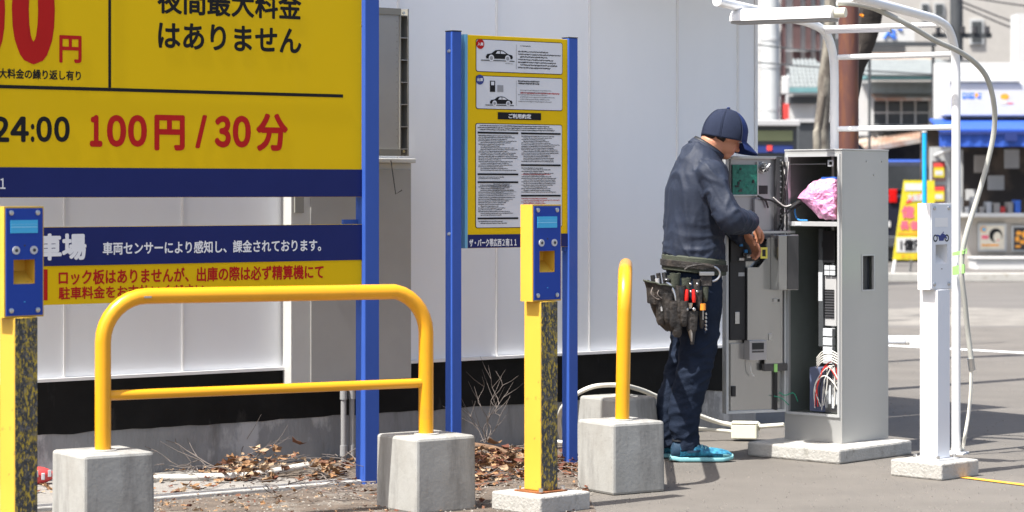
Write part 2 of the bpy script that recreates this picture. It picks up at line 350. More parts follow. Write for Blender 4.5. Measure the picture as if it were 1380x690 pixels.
# black waterproof band with a ragged lower edge
n = 240; top = [(-8+(T1+8)*i/n, .439) for i in range(n+1)]
bot = [(-8+(T1+8)*i/n, .209+.012*noise.noise(Vector((i*.35, 0, 0)))-(.05*max(0, noise.noise(Vector((i*.21, 4, 0)))-.42)) ) for i in range(n+1)]
b_ = MB()
vs = [(p[0], -.006, p[1]) for p in top] + [(p[0], -.006, p[1]) for p in bot]
b_.add(vs, [(i, i+1, n+2+i, n+1+i) for i in range(n)])
b_.add([(-8, -.006, .4395), (T1, -.006, .4395), (T1, .03, .4395), (-8, .03, .4395)], [(0, 1, 2, 3)])
b_.build('black_plinth_band', 'black_paint', bl)
box('footing', 'footing', bl, -8, T1+.004, -.002, 6, -.05, .437)
# roof edge above the picture, then an unseen slab that only casts shade
box('roof_slab', 'joint_paint', bl, -8, T1+.25, -.05, 6.1, 3.1, 3.2)
box('added_shade_slab', 'joint_paint', bl, 2.35, 3.8, -1.1, -.06, 2.62, 2.70)  # not part of the building: added to shade the ground beside the machine

# electrical boxes on the wall behind the signs
def wallbox(px0, px1, n_front):
    o = W(0, n_front); a, _ = on_plane(px0, 258, o, WR); b, _ = on_plane(px1, 258, o, WR); return a, b
eb = thing('electrical_cabinet', 'large beige-grey electrical cabinet on the wall behind the big yellow sign', 'cabinet', W(0, 0), WR)
# front face spans 419..555 px, depth .2
o = W(0, .09); a, zt = on_plane(393, 216, o, WR); b, _ = on_plane(555, 216, o, WR); _, zb = on_plane(500, 513, o, WR); _, zt = on_plane(555, 220, o, WR); a3, _ = on_plane(419, 300, o, WR)
box('housing', 'grey_box', eb, a, b, -.085, -.012, zb, zt, .002)
box('door', 'grey_plate', eb, a3, b-.006, -.091, -.0855, zb+.004, zt-.03, .0015)
box('top_cover', 'grey_box', eb, a-.012, b+.014, -.105, -.010, zt+.001, zt+.022, .003)
box('hinge', 'grey_rim', eb, a+.01, a+.06, -.103, -.0915, 1.17, 1.27, .002)
EB = (a, b, zb, zt)
cd2 = thing('conduit_pair', 'two grey conduits running down from the beige cabinet to the ground', 'conduit', W(0, 0), WR)
for k, px in enumerate((463, 474)):
    u, _ = on_plane(px, 500, W(0, .15), WR)
    tube('pipe', 'conduit', cd2, [(u, -.15, 0), (u, -.15, zb-.002)], .013)
    for zz in (.06, zb-.05): cyl('coupling', 'conduit', cd2, (u, -.15, zz), 'z', .017, .05)
# ribbed back of a sign box, above
rb = thing('ribbed_sign_box', 'grey ribbed back of a sign box sticking out beside the big sign', 'sign box', W(0, 0), WR)
o = W(0, .3); a2, zb2 = on_plane(470, 212, o, WR); b2, _ = on_plane(551, 212, o, WR); _, zt2 = on_plane(530, 11, o, WR); u3, _ = on_plane(539, 11, o, WR); _, zb2 = on_plane(545, 210, o, WR)
box('back_plate', 'grey_plate', rb, a2, u3, -.295, -.25, zb2+.03, zt2-.03, .002)
m_ = MB().box(u3, u3+.006, -.30, -.24, zb2, zt2); m_.box(b2-.006, b2, -.30, -.24, zb2, zt2); m_.box(u3+.006, b2-.006, -.246, -.24, zb2, zt2)
m_.box(a2, u3, -.30, -.24, zt2-.03, zt2); m_.box(a2, u3, -.30, -.24, zb2, zb2+.03)
m_.build('rim', 'grey_rim', rb)
rib = MB().box(u3+.006, b2-.006, -.298, -.2465, 0, .004).mesh('rib')
for k in range(7): link('rib', rib, None if rib.materials else 'grey_plate', rb, (0, 0, zb2+.03+(zt2-zb2-.064)*k/6))
for k in range(20): pass
hole = MB(); 
for k in range(19): hole.cyl((u3-.014, -.2955, zb2+.06+(zt2-zb2-.12)*k/18), 'y', .0025, .002, 8)
props(hole.build('row_of_screw_holes', 'grey_rim', rb))
for zz in (zb2+.02, zt2-.02): cyl('screw', 'steel', rb, (u3+.02, -.302, zz), 'y', .007, .006, 8)
tube('bracket', 'black_plastic', rb, [((u3+a2)/2+.03, -.22, zb2+.002), ((u3+a2)/2+.03, -.22, EB[3]+.024)], .016)
tube('wire_stub', 'wire_black', rb, [(b2, -.15, zb2-.02), (b2+.02, -.16, zb2-.18), (b2+.05, -.17, zb2-.16)], .003, 6)

# ------------------------------------------------------------------ big yellow tariff sign
SN = .883
big = thing('tariff_sign', 'big yellow and navy parking tariff sign on blue square posts at left', 'sign', W(0, SN), WR)
O = W(0, SN); O = (O[0], O[1])
def U(px, py): return on_plane(px, py, (W(0, SN+.0)[0], W(0, SN+.0)[1]), WR)
pt = .478
ur, _ = U(487.5, 200)
for t in (pt, pt-2.55):
    box('post', 'blue_post', big, t-.0375, t+.0375, -.0375, .0375, 0, 3.0, .004)
uL = pt-2.51
_, z228 = U(487, 228.5); _, z265 = U(487, 265.5)
_, zs0 = U(487, 302); _, zs1 = U(487, 350); _, zs2 = U(487, 398)
PY = -.012   # local y of the panel fronts
box('tariff_panel', 'yellow_sign', big, uL, ur, PY, .02, z265, 2.9, .001)
box('back_sheet', 'grey_plate', big, uL+.001, ur-.001, .0205, .024, z265+.001, 2.9)
box('back_sheet', 'grey_plate', big, uL+.001, ur-.081, .0205, .024, zs2+.001, zs0-.001)
box('blue_footer', 'blue_sign', big, uL+.001, ur-.002, PY-.003, PY-.0005, z265+.001, z228)
box('notice_panel', 'yellow_sign', big, uL, ur, PY, .02, zs2, zs0, .001)
box('blue_header', 'blue_sign', big, uL+.001, ur-.002, PY-.003, PY-.0005, zs1, zs0-.001)
box('edge_trim', 'light_blue_trim', big, ur+.0005, ur+.011, PY+.001, .022, z265, 2.9)
box('edge_trim', 'light_blue_trim', big, ur+.0005, ur+.011, PY+.001, .022, zs2, zs0)
box('panel_bracket', 'blue_post', big, ur-.08, pt-.0385, .021, .036, zs0-.1, zs0+.02)
cyl('rivet', 'steel', big, (pt-.0385, -.01, U(495, 34)[1]), 'x', .006, .004, 8)
def L(parent, body, m, x0, x1, y0, y1, y=PY-.0005, w=.012, uf=None, name='lettering'):
    """print whose left end has photo box rows y0..y1 at column x0; rows scaled by the plane"""
    uf = uf or U
    ua, za = uf(x0, y1); ub, _ = uf(x1, y1); _, zt_ = uf((x0+x1)/2, y0); _, zb_ = uf((x0+x1)/2, y1)
    return lettering(body, m, parent, ua, ub, zb_, zt_, y-.0004, w, name)
box('fascia_top', 'blue_sign', big, uL+.001, ur-.002, PY, .02, 2.901, 3.0)
L(big, '夜間最大料金', 'black_print', 210, 404, -14, 23, w=.02)
L(big, 'はありません', 'black_print', 211, 404, 34, 69, w=.022)
L(big, '０', 'red_print', 14, 72, -60, 87, w=.045)
L(big, '０', 'red_print', -52, 5, -60, 87, w=.045)
L(big, '円', 'red_print', 78, 108, 48, 85, w=.02)
L(big, '最大料金の繰り返し有り', 'black_print', -15, 107, 93.5, 107, w=.02)
for ch, x0, x1 in (('２', -13, 10.5), ('４', 12, 37), ('０', 47, 68), ('０', 71, 92)): L(big, ch, 'black_print', x0, x1, 157, 191.5, w=.035)
L(big, ':', 'black_print', 39.5, 44.5, 167, 191.5, w=.03)
for ch, x0, x1 in (('１', 119, 136), ('０', 142, 168), ('０', 170.5, 196)): L(big, ch, 'red_print', x0, x1, 155, 198, w=.04)
L(big, '円', 'red_print', 206, 247, 155, 203, w=.03)
L(big, '/', 'red_print', 261, 277, 155, 200, w=.025)
for ch, x0, x1 in (('３', 287, 309), ('０', 311.5, 336)): L(big, ch, 'red_print', x0, x1, 156, 199, w=.04)
L(big, '分', 'red_print', 343, 386, 153, 204, w=.03)
L(big, 'ザ・パーク帯広西２南１１', 'white_print', -150, 5, 238, 256, y=PY-.0035, w=.015)
L(big, '駐車場', 'white_print', 14, 114, 314.5, 351, y=PY-.0035, w=.03)
L(big, '車両センサーにより感知し、課金されております。', 'white_print', 136, 430, 324, 341, y=PY-.0035, w=.018)
L(big, 'ロック板はありませんが、出庫の際は必ず精算機にて', 'red_print', 77, 434, 360, 380, w=.02)
L(big, '駐車料金をお支払いください', 'red_print', 77, 274, 384, 401, w=.02)
def prect(parent, m, x0, x1, y0, y1, y, name, uf=None):
    uf = uf or U; u0, _ = uf(x0, y0); u1, _ = uf(x1, y0); _, za = uf((x0+x1)/2, y0); _, zb_ = uf((x0+x1)/2, y1)
    return box(name, m, parent, u0, u1, y-.0012, y, zb_, za)
prect(big, 'red_print', -40, 62, 364, 406, PY-.0008, 'red_block')
prect(big, 'black_print', -100, 460, 119.5, 123.5+.5, PY-.0008, 'rule_line')
u0, _ = U(144, 0); u1, _ = U(147.5, 0); box('rule_line', 'black_print', big, u0, u1, PY-.002, PY-.0008, U(146, 119)[1]+.002, 2.8)

# ------------------------------------------------------------------ rules sign
S2 = (.267, 11.29)
rs = thing('rules_sign', 'narrow yellow sign with white rule panels between two blue posts', 'sign', (S2[0], S2[1], 0), WR)
def U2(px, py): return on_plane(px, py, S2, WR)
tl = U2(611, 100)[0]
hw = .0262
for t, zt_ in ((0, 1.975), (tl, 1.98)):
    box('post', 'blue_post', rs, t-hw, t+hw, -hw, hw, 0, zt_, .003)
    box('post_cap', 'black_plastic', rs, t-hw-.001, t+hw+.001, -hw-.001, hw+.001, zt_+.0005, zt_+.005, .001)
a, b = U2(627.5, 100)[0], U2(764.5, 100)[0]
zt_ = U2(690, 50)[1]; z317 = U2(690, 315.5)[1]; z334 = U2(690, 333.5)[1]
box('panel', 'yellow_sign', rs, a, b, -.015, .015, z334, zt_, .001)
box('blue_footer', 'blue_sign', rs, a+.001, b-.001, -.018, -.0155, z334+.001, z317)
for s_, e in ((-1, a), (1, b)):
    x0 = e-.0145 if s_ < 0 else e+.0005
    box('edge_trim', 'light_blue_trim', rs, x0, x0+.014, -.016, .016, z334, zt_+.002)
L(rs, 'ザ・パーク帯広西２南１１', 'white_print', 629, 693, 321.5, 332, y=-.0182, w=.02, uf=U2)
def rpanel(x0, x1, y0, y1):
    u0, _ = U2(x0, y0); u1, _ = U2(x1, y0); za = U2((x0+x1)/2, y0)[1]; zb_ = U2((x0+x1)/2, y1)[1]
    def rr(u0, u1, za, zb_, r):
        pts = []
        for cx, cz, a0 in ((u1-r, za-r, 0), (u0+r, za-r, 90), (u0+r, zb_+r, 180), (u1-r, zb_+r, 270)):
            for k in range(5):
                an = math.radians(a0+k*22.5); pts.append((cx+r*math.cos(an), cz+r*math.sin(an)))
        return pts
    MB().poly(rr(u0-.003, u1+.003, za+.003, zb_-.003, .011), -.0162).build('panel_outline', 'black_print', rs)
    MB().poly(rr(u0, u1, za, zb_, .009), -.0172).build('white_panel', 'panel_white', rs)
    return u0, u1, zb_, za
A = rpanel(639, 754.5, 56, 98); Bp = rpanel(639, 754.5, 104.5, 147.5); Cp = rpanel(638.5, 754, 168, 306)
YP = -.0182
def car_icon(u0, u1, z0, z1, m='black_print'):
    prof = [(.02,.1),(.0,.3),(.05,.55),(.2,.62),(.35,.95),(.5,1),(.65,.93),(.82,.6),(.97,.5),(1,.3),(.97,.12)]
    f = lambda p: (u0+p[0]*(u1-u0), z0+p[1]*(z1-z0))
    mb = MB().poly([f(p) for p in prof], YP-.0006)
    mb.build('car_symbol', m, rs)
    g_ = MB().poly([f(p) for p in [(.36,.62),(.42,.86),(.51,.88),(.51,.62)]], YP-.0012).poly([f(p) for p in [(.54,.62),(.54,.88),(.64,.84),(.74,.62)]], YP-.0012)
    r_ = (u1-u0)*.1
    for c in (.2, .8): g_.disc((u0+c*(u1-u0), YP-.0012, z0+.16*(z1-z0)), r_, 14)
    g_.build('car_symbol_window', 'panel_white', rs)
    g_ = MB()
    for c in (.2, .8): g_.disc((u0+c*(u1-u0), YP-.0016, z0+.16*(z1-z0)), r_*.6, 12)
    g_.build('car_symbol_wheel', 'grey_print', rs)
def ub(x0, x1, y0, y1): return U2(x0, y0)[0], U2(x1, y0)[0], U2((x0+x1)/2, y1)[1], U2((x0+x1)/2, y0)[1]
a1 = ub(651.5, 688, 67.5, 81); car_icon(*a1)
a1_ = ub(645, 690, 81.5, 82.5); box('ground_rule', 'black_print', rs, a1_[0], a1_[1], YP-.001, YP, a1_[2], a1_[3])
a1 = ub(657, 687.5, 130, 141.5); car_icon(*a1)
a1_ = ub(651, 689, 141.5, 142.5); box('ground_rule', 'black_print', rs, a1_[0], a1_[1], YP-.001, YP, a1_[2], a1_[3])
pu = ub(657, 664, 109, 124); mb = MB().poly([(pu[0], pu[2]), (pu[1], pu[2]), (pu[1], pu[3]), (pu[0], pu[3])], YP-.0006); mb.build('pay_machine_symbol', 'black_print', rs)
mb = MB().poly([(pu[0]+.006, pu[3]-.02), (pu[1]-.006, pu[3]-.02), (pu[1]-.006, pu[3]-.004), (pu[0]+.006, pu[3]-.004)], YP-.0012); mb.build('pay_machine_window', 'panel_white', rs)
pu = ub(667, 675, 115, 124); MB().poly([(pu[0], pu[2]), (pu[1], pu[2]), (pu[1], pu[3]), (pu[0], pu[3])], YP-.0006).build('ticket_symbol', 'grey_print', rs)
for px, py, mm, tx in ((644, 59.5, 'red_print', '入庫'), (643.5, 107.5, 'navy_print', '出庫')):
    u_, z_ = U2(px, py); MB().disc((u_, YP-.0004, z_), .0225, 24).build('badge', mm, rs)
    lettering(tx, 'white_print', rs, u_-.016, u_+.016, z_-.0075, z_+.0075, YP-.0012, .02)
u_, z_ = U2(692.5, 77); 
for pr in (A, Bp): box('divider', 'grey_print', rs, u_-.001, u_+.001, YP-.0008, YP, pr[2]+.015, pr[3]-.015)
bk = ub(668, 726, 152, 161.5); box('heading_bar', 'black_print', rs, bk[0], bk[1], -.0178, -.0162, bk[2], bk[3])
lb = ub(682, 712.5, 153.6, 160); lettering('ご利用約定', 'white_print', rs, lb[0], lb[1], lb[2], lb[3], -.0186, .03)
# fine print too small to read: rows of tiny strokes
def fine(u0, u1, z0, z1, rows, m, ragged=.35, size=.55, start=0):
    mb = MB(); dz = (z1-z0)/rows
    for r in range(rows):
        zc = z1-dz*(r+.5); end = u1-random.random()*ragged*(u1-u0); u = u0+(.012 if random.random() < .4 else 0)
        while u < end:
            l = random.uniform(.0014, .0042); h = dz*size*random.uniform(.5, 1)/2; zo = random.uniform(-.1, .1)*dz
            mb.add([(u, YP-.0004, zc-h+zo), (min(u+l, end), YP-.0004, zc-h+zo), (min(u+l, end), YP-.0004, zc+h+zo), (u, YP-.0004, zc+h+zo)], [(0, 1, 2, 3)])
            u += l+random.uniform(.0005, .0016)
    mb.build('fine_print', m, rs, merge=False)
um = U2(695, 80)[0]
q = lambda y: U2(724, y)[1]
fine(um, um+.07, q(64.5), q(62), 1, 'black_print', 0); fine(um, A[1]-.01, q(94), q(69), 7, 'black_print')
fine(um, um+.13, q(115), q(109), 2, 'black_print', .1, .8); fine(um, Bp[1]-.01, q(139), q(121), 6, 'grey_print', .5); fine(um, Bp[1]-.01, q(128), q(124), 1, 'red_print', .1); fine(U2(678, 80)[0], U2(688, 80)[0], q(88.5), q(87), 1, 'black_print', 0)
c0, c1 = Cp[0]+.008, Cp[1]-.008; cm = (c0+c1)/2
fine(c0, c1, q(177.5), q(169.5), 3, 'black_print', .15, .6)
def hb(u0, u1, y): box('section_bar', 'black_print', rs, u0, u1, YP-.001, YP, q(y+2.4), q(y))
left = [(179, 'black_print', 231.5), (234, 'black_print', 242.5), (244.5, 'black_print', 291), (292.5, 'black_print', 302)]
for y0, mm, y1 in left:
    hb(c0, cm-.008, y0); fine(c0+.004, cm-.01, q(y1-.5), q(y0+4), max(1, int((y1-y0-4)/2.25)), mm, .5)
right = [(179, 'black_print', 219.5), (221.5, 'black_print', 260.5), (262.5, 'red_print', 276), (276, 'black_print', 303)]
for k, (y0, mm, y1) in enumerate(right):
    if k < 3: hb(cm+.008, c1, y0)
    fine(cm+.01, c1-.002, q(y1-.5), q(y0+4), max(1, int((y1-y0-4)/2.25)), mm, .45)
fine(cm+.012, c1-.05, q(236), q(234), 1, 'red_print', .1)
fine(cm-.16, cm-.015, q(270), q(247), 9, 'grey_print', .3)
for px, py in ((607, 69), (607, 315)):
    u_, z_ = U2(px, py); tube('bolt', 'steel', rs, [(tl-.026, -.008, z_), (tl-.036, -.008, z_-.002)], [.009, .006], 8)
box('clamp', 'blue_post', rs, b+.016, -.038, -.01, .014, z334-.02, z334+.04)
# ------------------------------------------------------------------ bollards with camera heads
def bollard(label, loc, rz, body, post_m, face_m, scuff, moto=False, cable=False):
    r = thing('camera_bollard', label, 'bollard', (*loc, 0), rz)
    # concrete slab, base plate with bolts, square post, head box
    MB().box(-.14, .14, -.14, .14, 0, .075).build('base_slab', 'slab_concrete', r, .008)
    box('base_plate', 'rust' if scuff else 'white_box', r, -.075, .075, -.075, .075, .0755, .081)
    bm_ = MB().cyl((0, 0, 0), 'z', .009, .016, 6).mesh('bolt')
    for x, y in ((-.062, -.062), (.062, -.062), (.062, .062), (-.062, .062)): link('bolt', bm_, None if bm_.materials else 'steel', r, (x, y, .089))
    box('post', post_m, r, -.0475, .0475, -.0475, .0475, .0815, .833, .004)
    if scuff: box('scuffed_film', 'sticker_scuff', r, -.0445, .0445, -.0495, -.048, .083, .831)
    else: box('scuffed_film', 'white_face', r, -.0445, .0445, -.0495, -.048, .083, .831)
    h = MB(); x0, x1, y0, y1, z0, z1 = -.08, .08, -.034, .034, .8335, 1.218
    hx0, hx1, hz0, hz1 = -.045, .043, z0+.385*.30, z0+.385*.52
    h.holed(x0, x1, z0, z1, y0, y1, [(hx0, hx1, hz0, hz1)])
    hd = h.build('head_box', body, r)
    # recess lining: back and sloping floor
    fl = MB().add([(hx0, y1-.004, hz0+.045), (hx1, y1-.004, hz0+.045), (hx1, y0+.004, hz0), (hx0, y0+.004, hz0)], [(0, 1, 2, 3)])
    fl.add([(hx0, y1-.006, hz0), (hx1, y1-.006, hz0), (hx1, y1-.006, hz1), (hx0, y1-.006, hz1)], [(0, 1, 2, 3)]).build('recess_lining', body, r)
    pl = MB().holed(x0+.006, x1-.006, z0+.006, z1-.006, y0-.004, y0-.0005, [(hx0, hx1, hz0, hz1)]).build('face_plate', face_m, r)
    sm = MB().tube([(0, 0, 0), (0, -.004, 0), (0, -.006, 0)], [.0095, .009, .004], 12).mesh('screw')
    for x in (-.055, .052):
        for z in (z1-.022, z0+.024): link('screw', sm, None if sm.materials else 'steel', pl, (x, y0-.0042, z))
    cyl('camera_lens', 'led_dark', r, (-.024, y1-.010, hz1-.024), 'y', .011, .006)
    if not moto:
        dz = z1-.385*.24; box('display', 'lcd_blue', pl, -.058, .052, y0-.0065, y0-.0042, dz, dz+.045)
        m_ = MB().box(-.056, .050, y0-.0072, y0-.0066, dz+.019, dz+.023).box(-.056, .050, y0-.0072, y0-.0066, dz+.030, dz+.0315); m_.build('display_line', 'lcd_line', pl)
        for x in (-.036, .036):
            z = z1-.385*.395
            MB().tube([(x, y0-.0042, z), (x, y0-.009, z)], .0145, 16).build('lamp_ring', 'led', pl, smooth=True)
            cyl('lamp', 'led_dark', pl, (x, y0-.0098, z), 'y', .006, .003, 10)
        box('sensor', 'led_dark', pl, -.003, .003, y0-.0048, y0-.0042, z1-.139, z1-.133)
        box('sensor', 'lcd_blue', pl, -.003, .003, y0-.0048, y0-.0042, z0+.052, z0+.055)
    else:
        yy = y0-.0046; zc = z1-.385*.405; g = MB()
        ring = lambda mb, cx, r0: [mb.add([(cx+r0*math.cos(a), yy, zc+r0*math.sin(a)), (cx+r0*math.cos(b), yy, zc+r0*math.sin(b)), (cx+r0*.62*math.cos(b), yy, zc+r0*.62*math.sin(b)), (cx+r0*.62*math.cos(a), yy, zc+r0*.62*math.sin(a))], [(0, 1, 2, 3)]) for a, b in [(k*math.pi/8, (k+1)*math.pi/8) for k in range(16)]]
        for cx in (-.047, .037): ring(g, cx, .0165)
        g.build('motorcycle_symbol_wheels', 'black_print', pl)
        g = MB().poly([(-.050, zc+.013), (-.03, zc+.016), (-.012, zc+.012), (.0, zc+.021), (.018, zc+.018), (.03, zc+.012), (.040, zc-.002), (.034, zc-.004), (.022, zc+.006), (.012, zc-.012), (-.020, zc-.012), (-.024, zc+.006), (-.046, zc+.012)], yy-.0003).poly([(.004, zc+.02), (.010, zc+.029), (.0145, zc+.028), (.010, zc+.017)], yy-.0003)
        g.build('motorcycle_symbol_body', 'navy_print', pl)
        box('label_patch', 'white_box', pl, -.05, .045, y0-.0048, y0-.0042, z1-.105, z1-.065)
        box('sensor', 'led_dark', pl, -.005, .005, y0-.0048, y0-.0042, z0+.09, z0+.093)
    return r
bollard('yellow bollard with blue camera plate at the left edge of the picture', (-1.718, 8.46+.067), 44, 'yellow_paint', 'yellow_paint', 'blue_plate', True)
bollard('yellow bollard with blue camera plate standing in front of the rules sign', (.115, 9.70+.067), 44, 'yellow_paint', 'yellow_paint', 'blue_plate', True)
bollard('white bollard with a motorcycle symbol on its plate, beside the grey machine', (1.888, 10.87+.067), 44, 'white_box', 'white_box', 'white_face', False, True)

# ------------------------------------------------------------------ hoop guards in concrete blocks
def hoop(label, a, b, htop=.875, hmid=.505, r=.0303, rm=.019, lean=(0, 0), cap=True):
    A_ = Vector((*a, 0)); B_ = Vector((*b, 0)); d = (B_-A_); Ln = d.length; rz = math.degrees(math.atan2(d.y, d.x))
    t = thing('hoop_guard', label, 'guard rail', (a[0], a[1], 0), rz)
    R = .17; pts = [(0, 0, .20), (0, 0, htop-R)]
    for k in range(1, 9): an = math.pi/2*k/8; pts.append((R-R*math.cos(an), 0, htop-R+R*math.sin(an)))
    for k in range(1, 9): an = math.pi/2*k/8; pts.append((Ln-R+R*math.sin(an), 0, htop-R+R*math.cos(an)))
    pts += [(Ln, 0, .20)]
    pts = [(p[0]+lean[0]*p[2], p[1]+lean[1]*p[2], p[2]) for p in pts]
    tube('hoop_tube', 'yellow_tube', t, pts, r, 24)
    tube('cross_bar', 'yellow_tube', t, [(r*.8+lean[0]*.5, lean[1]*.5, hmid), (Ln-r*.8+lean[0]*.5, lean[1]*.5, hmid)], rm, 16)
    for x in (.0, Ln): cyl('mortar_collar', 'kerb_concrete', t, (x, 0, .3015), 'z', r+.022, .006, 20)
    return t
def block(label, loc, rz, s=.29, h=.30, top=.985, tilt=0, group=None):
    o = MB(); b = s/2; c = s*top/2
    o.add([(-b, -b, 0), (b, -b, 0), (b, b, 0), (-b, b, 0), (-c, -c, h), (c, -c, h), (c, c, h), (-c, c, h)], [(0,3,2,1),(4,5,6,7),(0,1,5,4),(1,2,6,5),(2,3,7,6),(3,0,4,7)])
    ob = o.build('concrete_block', 'concrete', None, .012, loc=(*loc, 0), rot=(0, 0, math.radians(rz)))
    return props(ob, label, 'concrete block', 'concrete blocks holding the hoop guards')
h1a, h1b = (-1.532, 9.17), (-.344, 9.79)
h2a, h2b = (.462, 10.40), (.522, 11.62)
hg = hoop('long yellow hoop guard rail in front of the big tariff sign', h1a, h1b)
box('cap_slot', 'steel', hg, .15, .18, -.036, -.028, .868, .876, .002)
hoop('yellow hoop guard rail seen end-on beside the workman', h2a, h2b, htop=.93, lean=(.0, -.02))
block('pale concrete block under the left leg of the long yellow guard rail', h1a, 35)
block('pale concrete block under the right leg of the long yellow guard rail', h1b, 37)
block('concrete block in half shadow under the near leg of the guard rail by the workman', h2a, 33, s=.27)
block('rear concrete block behind the one beside the workman, white cable over it', (h2b[0]-.02, h2b[1]), 40, s=.30, top=.86)

# ------------------------------------------------------------------ payment machine cabinet (open)
CA = 46.8-90
cb = thing('payment_machine', 'grey steel payment machine cabinet standing open with its insides showing', 'payment machine', (1.57, 11.65, 0), CA)
z0, z1 = .07, 1.465; Wd, Dp = .338, .385
th = .012
# front frame (local -y): opening from x -Wd+.03 .. -.03
fo = (-Wd+.024, -.022, .205, z1-.028)
MB().holed(-Wd, 0, z0, z1, 0, .014, [fo]).build('front_frame', 'cabinet_paint', cb)
rim = MB().holed(fo[0]-.012, fo[1]+.012, fo[2]-.012, fo[3]+.012, -.008, -.0006, [(fo[0], fo[1], fo[2], fo[3])])
rim.build('door_seal', 'cabinet_rim', cb)
# right side with a window
sd = MB().holed(.0145, Dp, z0, z1, 0, th, [(.165, .262, .795, .962)])
sd.build('side_panel', 'cabinet_paint', cb, loc=(-th, 0, 0), rot=(0, 0, math.radians(90))).location = (0, 0, 0)
wn = MB().holed(.160, .267, .790, .967, -.003, -.0005, [(.167, .260, .797, .960)]).build('side_window_frame', 'cabinet_rim', cb, rot=(0, 0, math.radians(90)))
box('side_window_glass', 'glass_dark', cb, -.03, -.026, .165, .262, .795, .962)
for y, z in ((.20, z1-.05), (.262, z1-.115), (.33, z1-.05)): cyl('screw', 'steel', cb, (.002, y, z), 'x', .005, .004, 10)
box('side_panel', 'cabinet_paint', cb, -Wd, -Wd+th, .0145, Dp, z0, z1)
box('back_panel', 'cabinet_paint', cb, -Wd+th+.0005, -th-.0005, Dp-th, Dp, z0, z1)
box('top_panel', 'cabinet_paint', cb, -Wd-.002, .003, -.003, Dp+.003, z1+.0005, z1+.008, .002)
box('bottom_panel', 'cabinet_inside', cb, -Wd+th+.0005, -th-.0005, .0145, Dp-th-.001, .195, .203)
# dark liner inside
ln = MB(); a_, b_x = -Wd+th+.001, -th-.001
ln.box(a_, a_+.003, .016, Dp-th-.002, .204, z1-.002); ln.box(b_x-.003-.02, b_x-.02, .016, Dp-th-.002, .204, .79); ln.box(a_+.0035, b_x-.0235, Dp-th-.006, Dp-th-.002, .204, z1-.002)
ln.build('inner_liner', 'cabinet_inside', cb)
zs = 1.115
box('shelf', 'cabinet_rim', cb, fo[0]+.004, fo[1]-.002, .016, Dp-.02, zs, zs+.008)
box('shelf_lip', 'cabinet_rim', cb, fo[0]+.004, fo[1]-.002, -.006, .015, zs-.012, zs+.010, .001)
box('shelf_label', 'label_white', cb, fo[0]+.045, fo[0]+.08, -.0075, -.0062, zs-.009, zs+.006)
MB().holed(-.095, -.062, z1-.075, z1-.045, -.004, .0, [(-.088, -.069, z1-.068, z1-.052)]).build('latch_plate', 'label_white', cb, loc=(0, .02, 0))
box('cross_wire', 'steel', cb, fo[0], -.10, .005, .009, z1-.066, z1-.061)
# lower compartment: slotted rack on the right
MB().holed(-.215, -.195, .50, 1.09, .12, .14, [(-.210, -.201, .55+.055*k, .575+.055*k) for k in range(9)]).build('slotted_upright', 'steel_dark', cb)
box('inner_column', 'slate', cb, -.200, -.172, .085, .11, .52, 1.09, .002)
box('inner_column_highlight', 'label_white', cb, -.1985, -.175, .083, .0845, .74, .88)
EX = -.078
box('equipment_box', 'bg_grey', cb, -.105+EX, -.026+EX, .10, .30, .62, .86, .003)
vent = MB().box(-.095, -.038, .096, .0995, 0, .006).mesh('vent_slot')
for k in range(11): link('vent_slot', vent, None if vent.materials else 'black_plastic', cb, (EX, 0, .66+.013*k))
box('equipment_box', 'black_plastic', cb, -.100+EX, -.026+EX, .085, .30, .925, 1.08, .003)
for k in range(2):
    for j in range(2): box('white_label', 'label_white', cb, -.090+.033*k+EX, -.060+.033*k+EX, .09, .0995, .866+.026*j, .888+.026*j)
for k in range(4): box('white_block', 'label_white', cb, -.085+EX, -.030+EX, .07, .099, .44+.044*k, .478+.044*k, .002)
box('dark_gasket', 'black_plastic', cb, -.10+EX, -.028+EX, .082, .0845, 1.0, 1.03)
box('battery', 'battery', cb, -.235, -.14, .06, .20, .206, .42, .004)
box('power_supply', 'steel', cb, -.135, -.035, .05, .2, .206, .37, .003)
for k in range(5): box('power_supply_clip', 'label_white', cb, -.13+.019*k, -.118+.019*k, .046, .0495, .23+.02*(k % 2), .31+.03*(k % 3))
random.seed(3)
for k in range(8):
    m_ = ['wire_white', 'wire_red', 'wire_white', 'wire_black', 'steel', 'wire_red', 'wire_white'][k % 7]
    x0_ = random.uniform(-.22, -.10); x1_ = random.uniform(-.08, -.03)
    pts = [(x0_, .045, .215+random.uniform(0, .03)), (x0_+random.uniform(-.03, .03), .035, .30+random.uniform(0, .05)), ((x0_+x1_)/2, .03, .40+random.uniform(-.02, .06)), (x1_, .03, .38+random.uniform(-.05, .08)), (x1_+random.uniform(-.02, .01), .04, .25+random.uniform(-.03, .12))]
    tube('wire', m_, cb, curve_pts(pts, 5), .0028, 6)
for k in range(5):
    z_ = .44+.012*k; tube('wire', 'wire_white', cb, curve_pts([(-.17, .03, z_-.02), (-.13, .02, z_+.012), (-.08, .02, z_+.02), (-.035, .03, z_)], 5), .003, 6)
tube('wire', 'wire_blue', cb, curve_pts([(fo[0]+.02, .03, 1.22), (fo[0]+.018, .025, 1.17), (fo[0]+.04, .02, 1.135), (fo[0]+.09, .03, 1.13)], 6), .004, 6)
tube('wire', 'wire_black', cb, curve_pts([(fo[0]-.02, -.03, 1.20), (fo[0]+.02, -.02, 1.19), (fo[0]+.055, .03, 1.225), (fo[0]+.08, .08, 1.23)], 6), .007, 8)
# concrete pad under it
pad = thing('concrete_pad', 'pale concrete pad under the grey payment machine', 'concrete pad', (1.522, 11.385, 0), CA)
MB().box(-.54, 0, 0, .60, 0, .069).build('pad', 'slab_concrete', pad, .010)
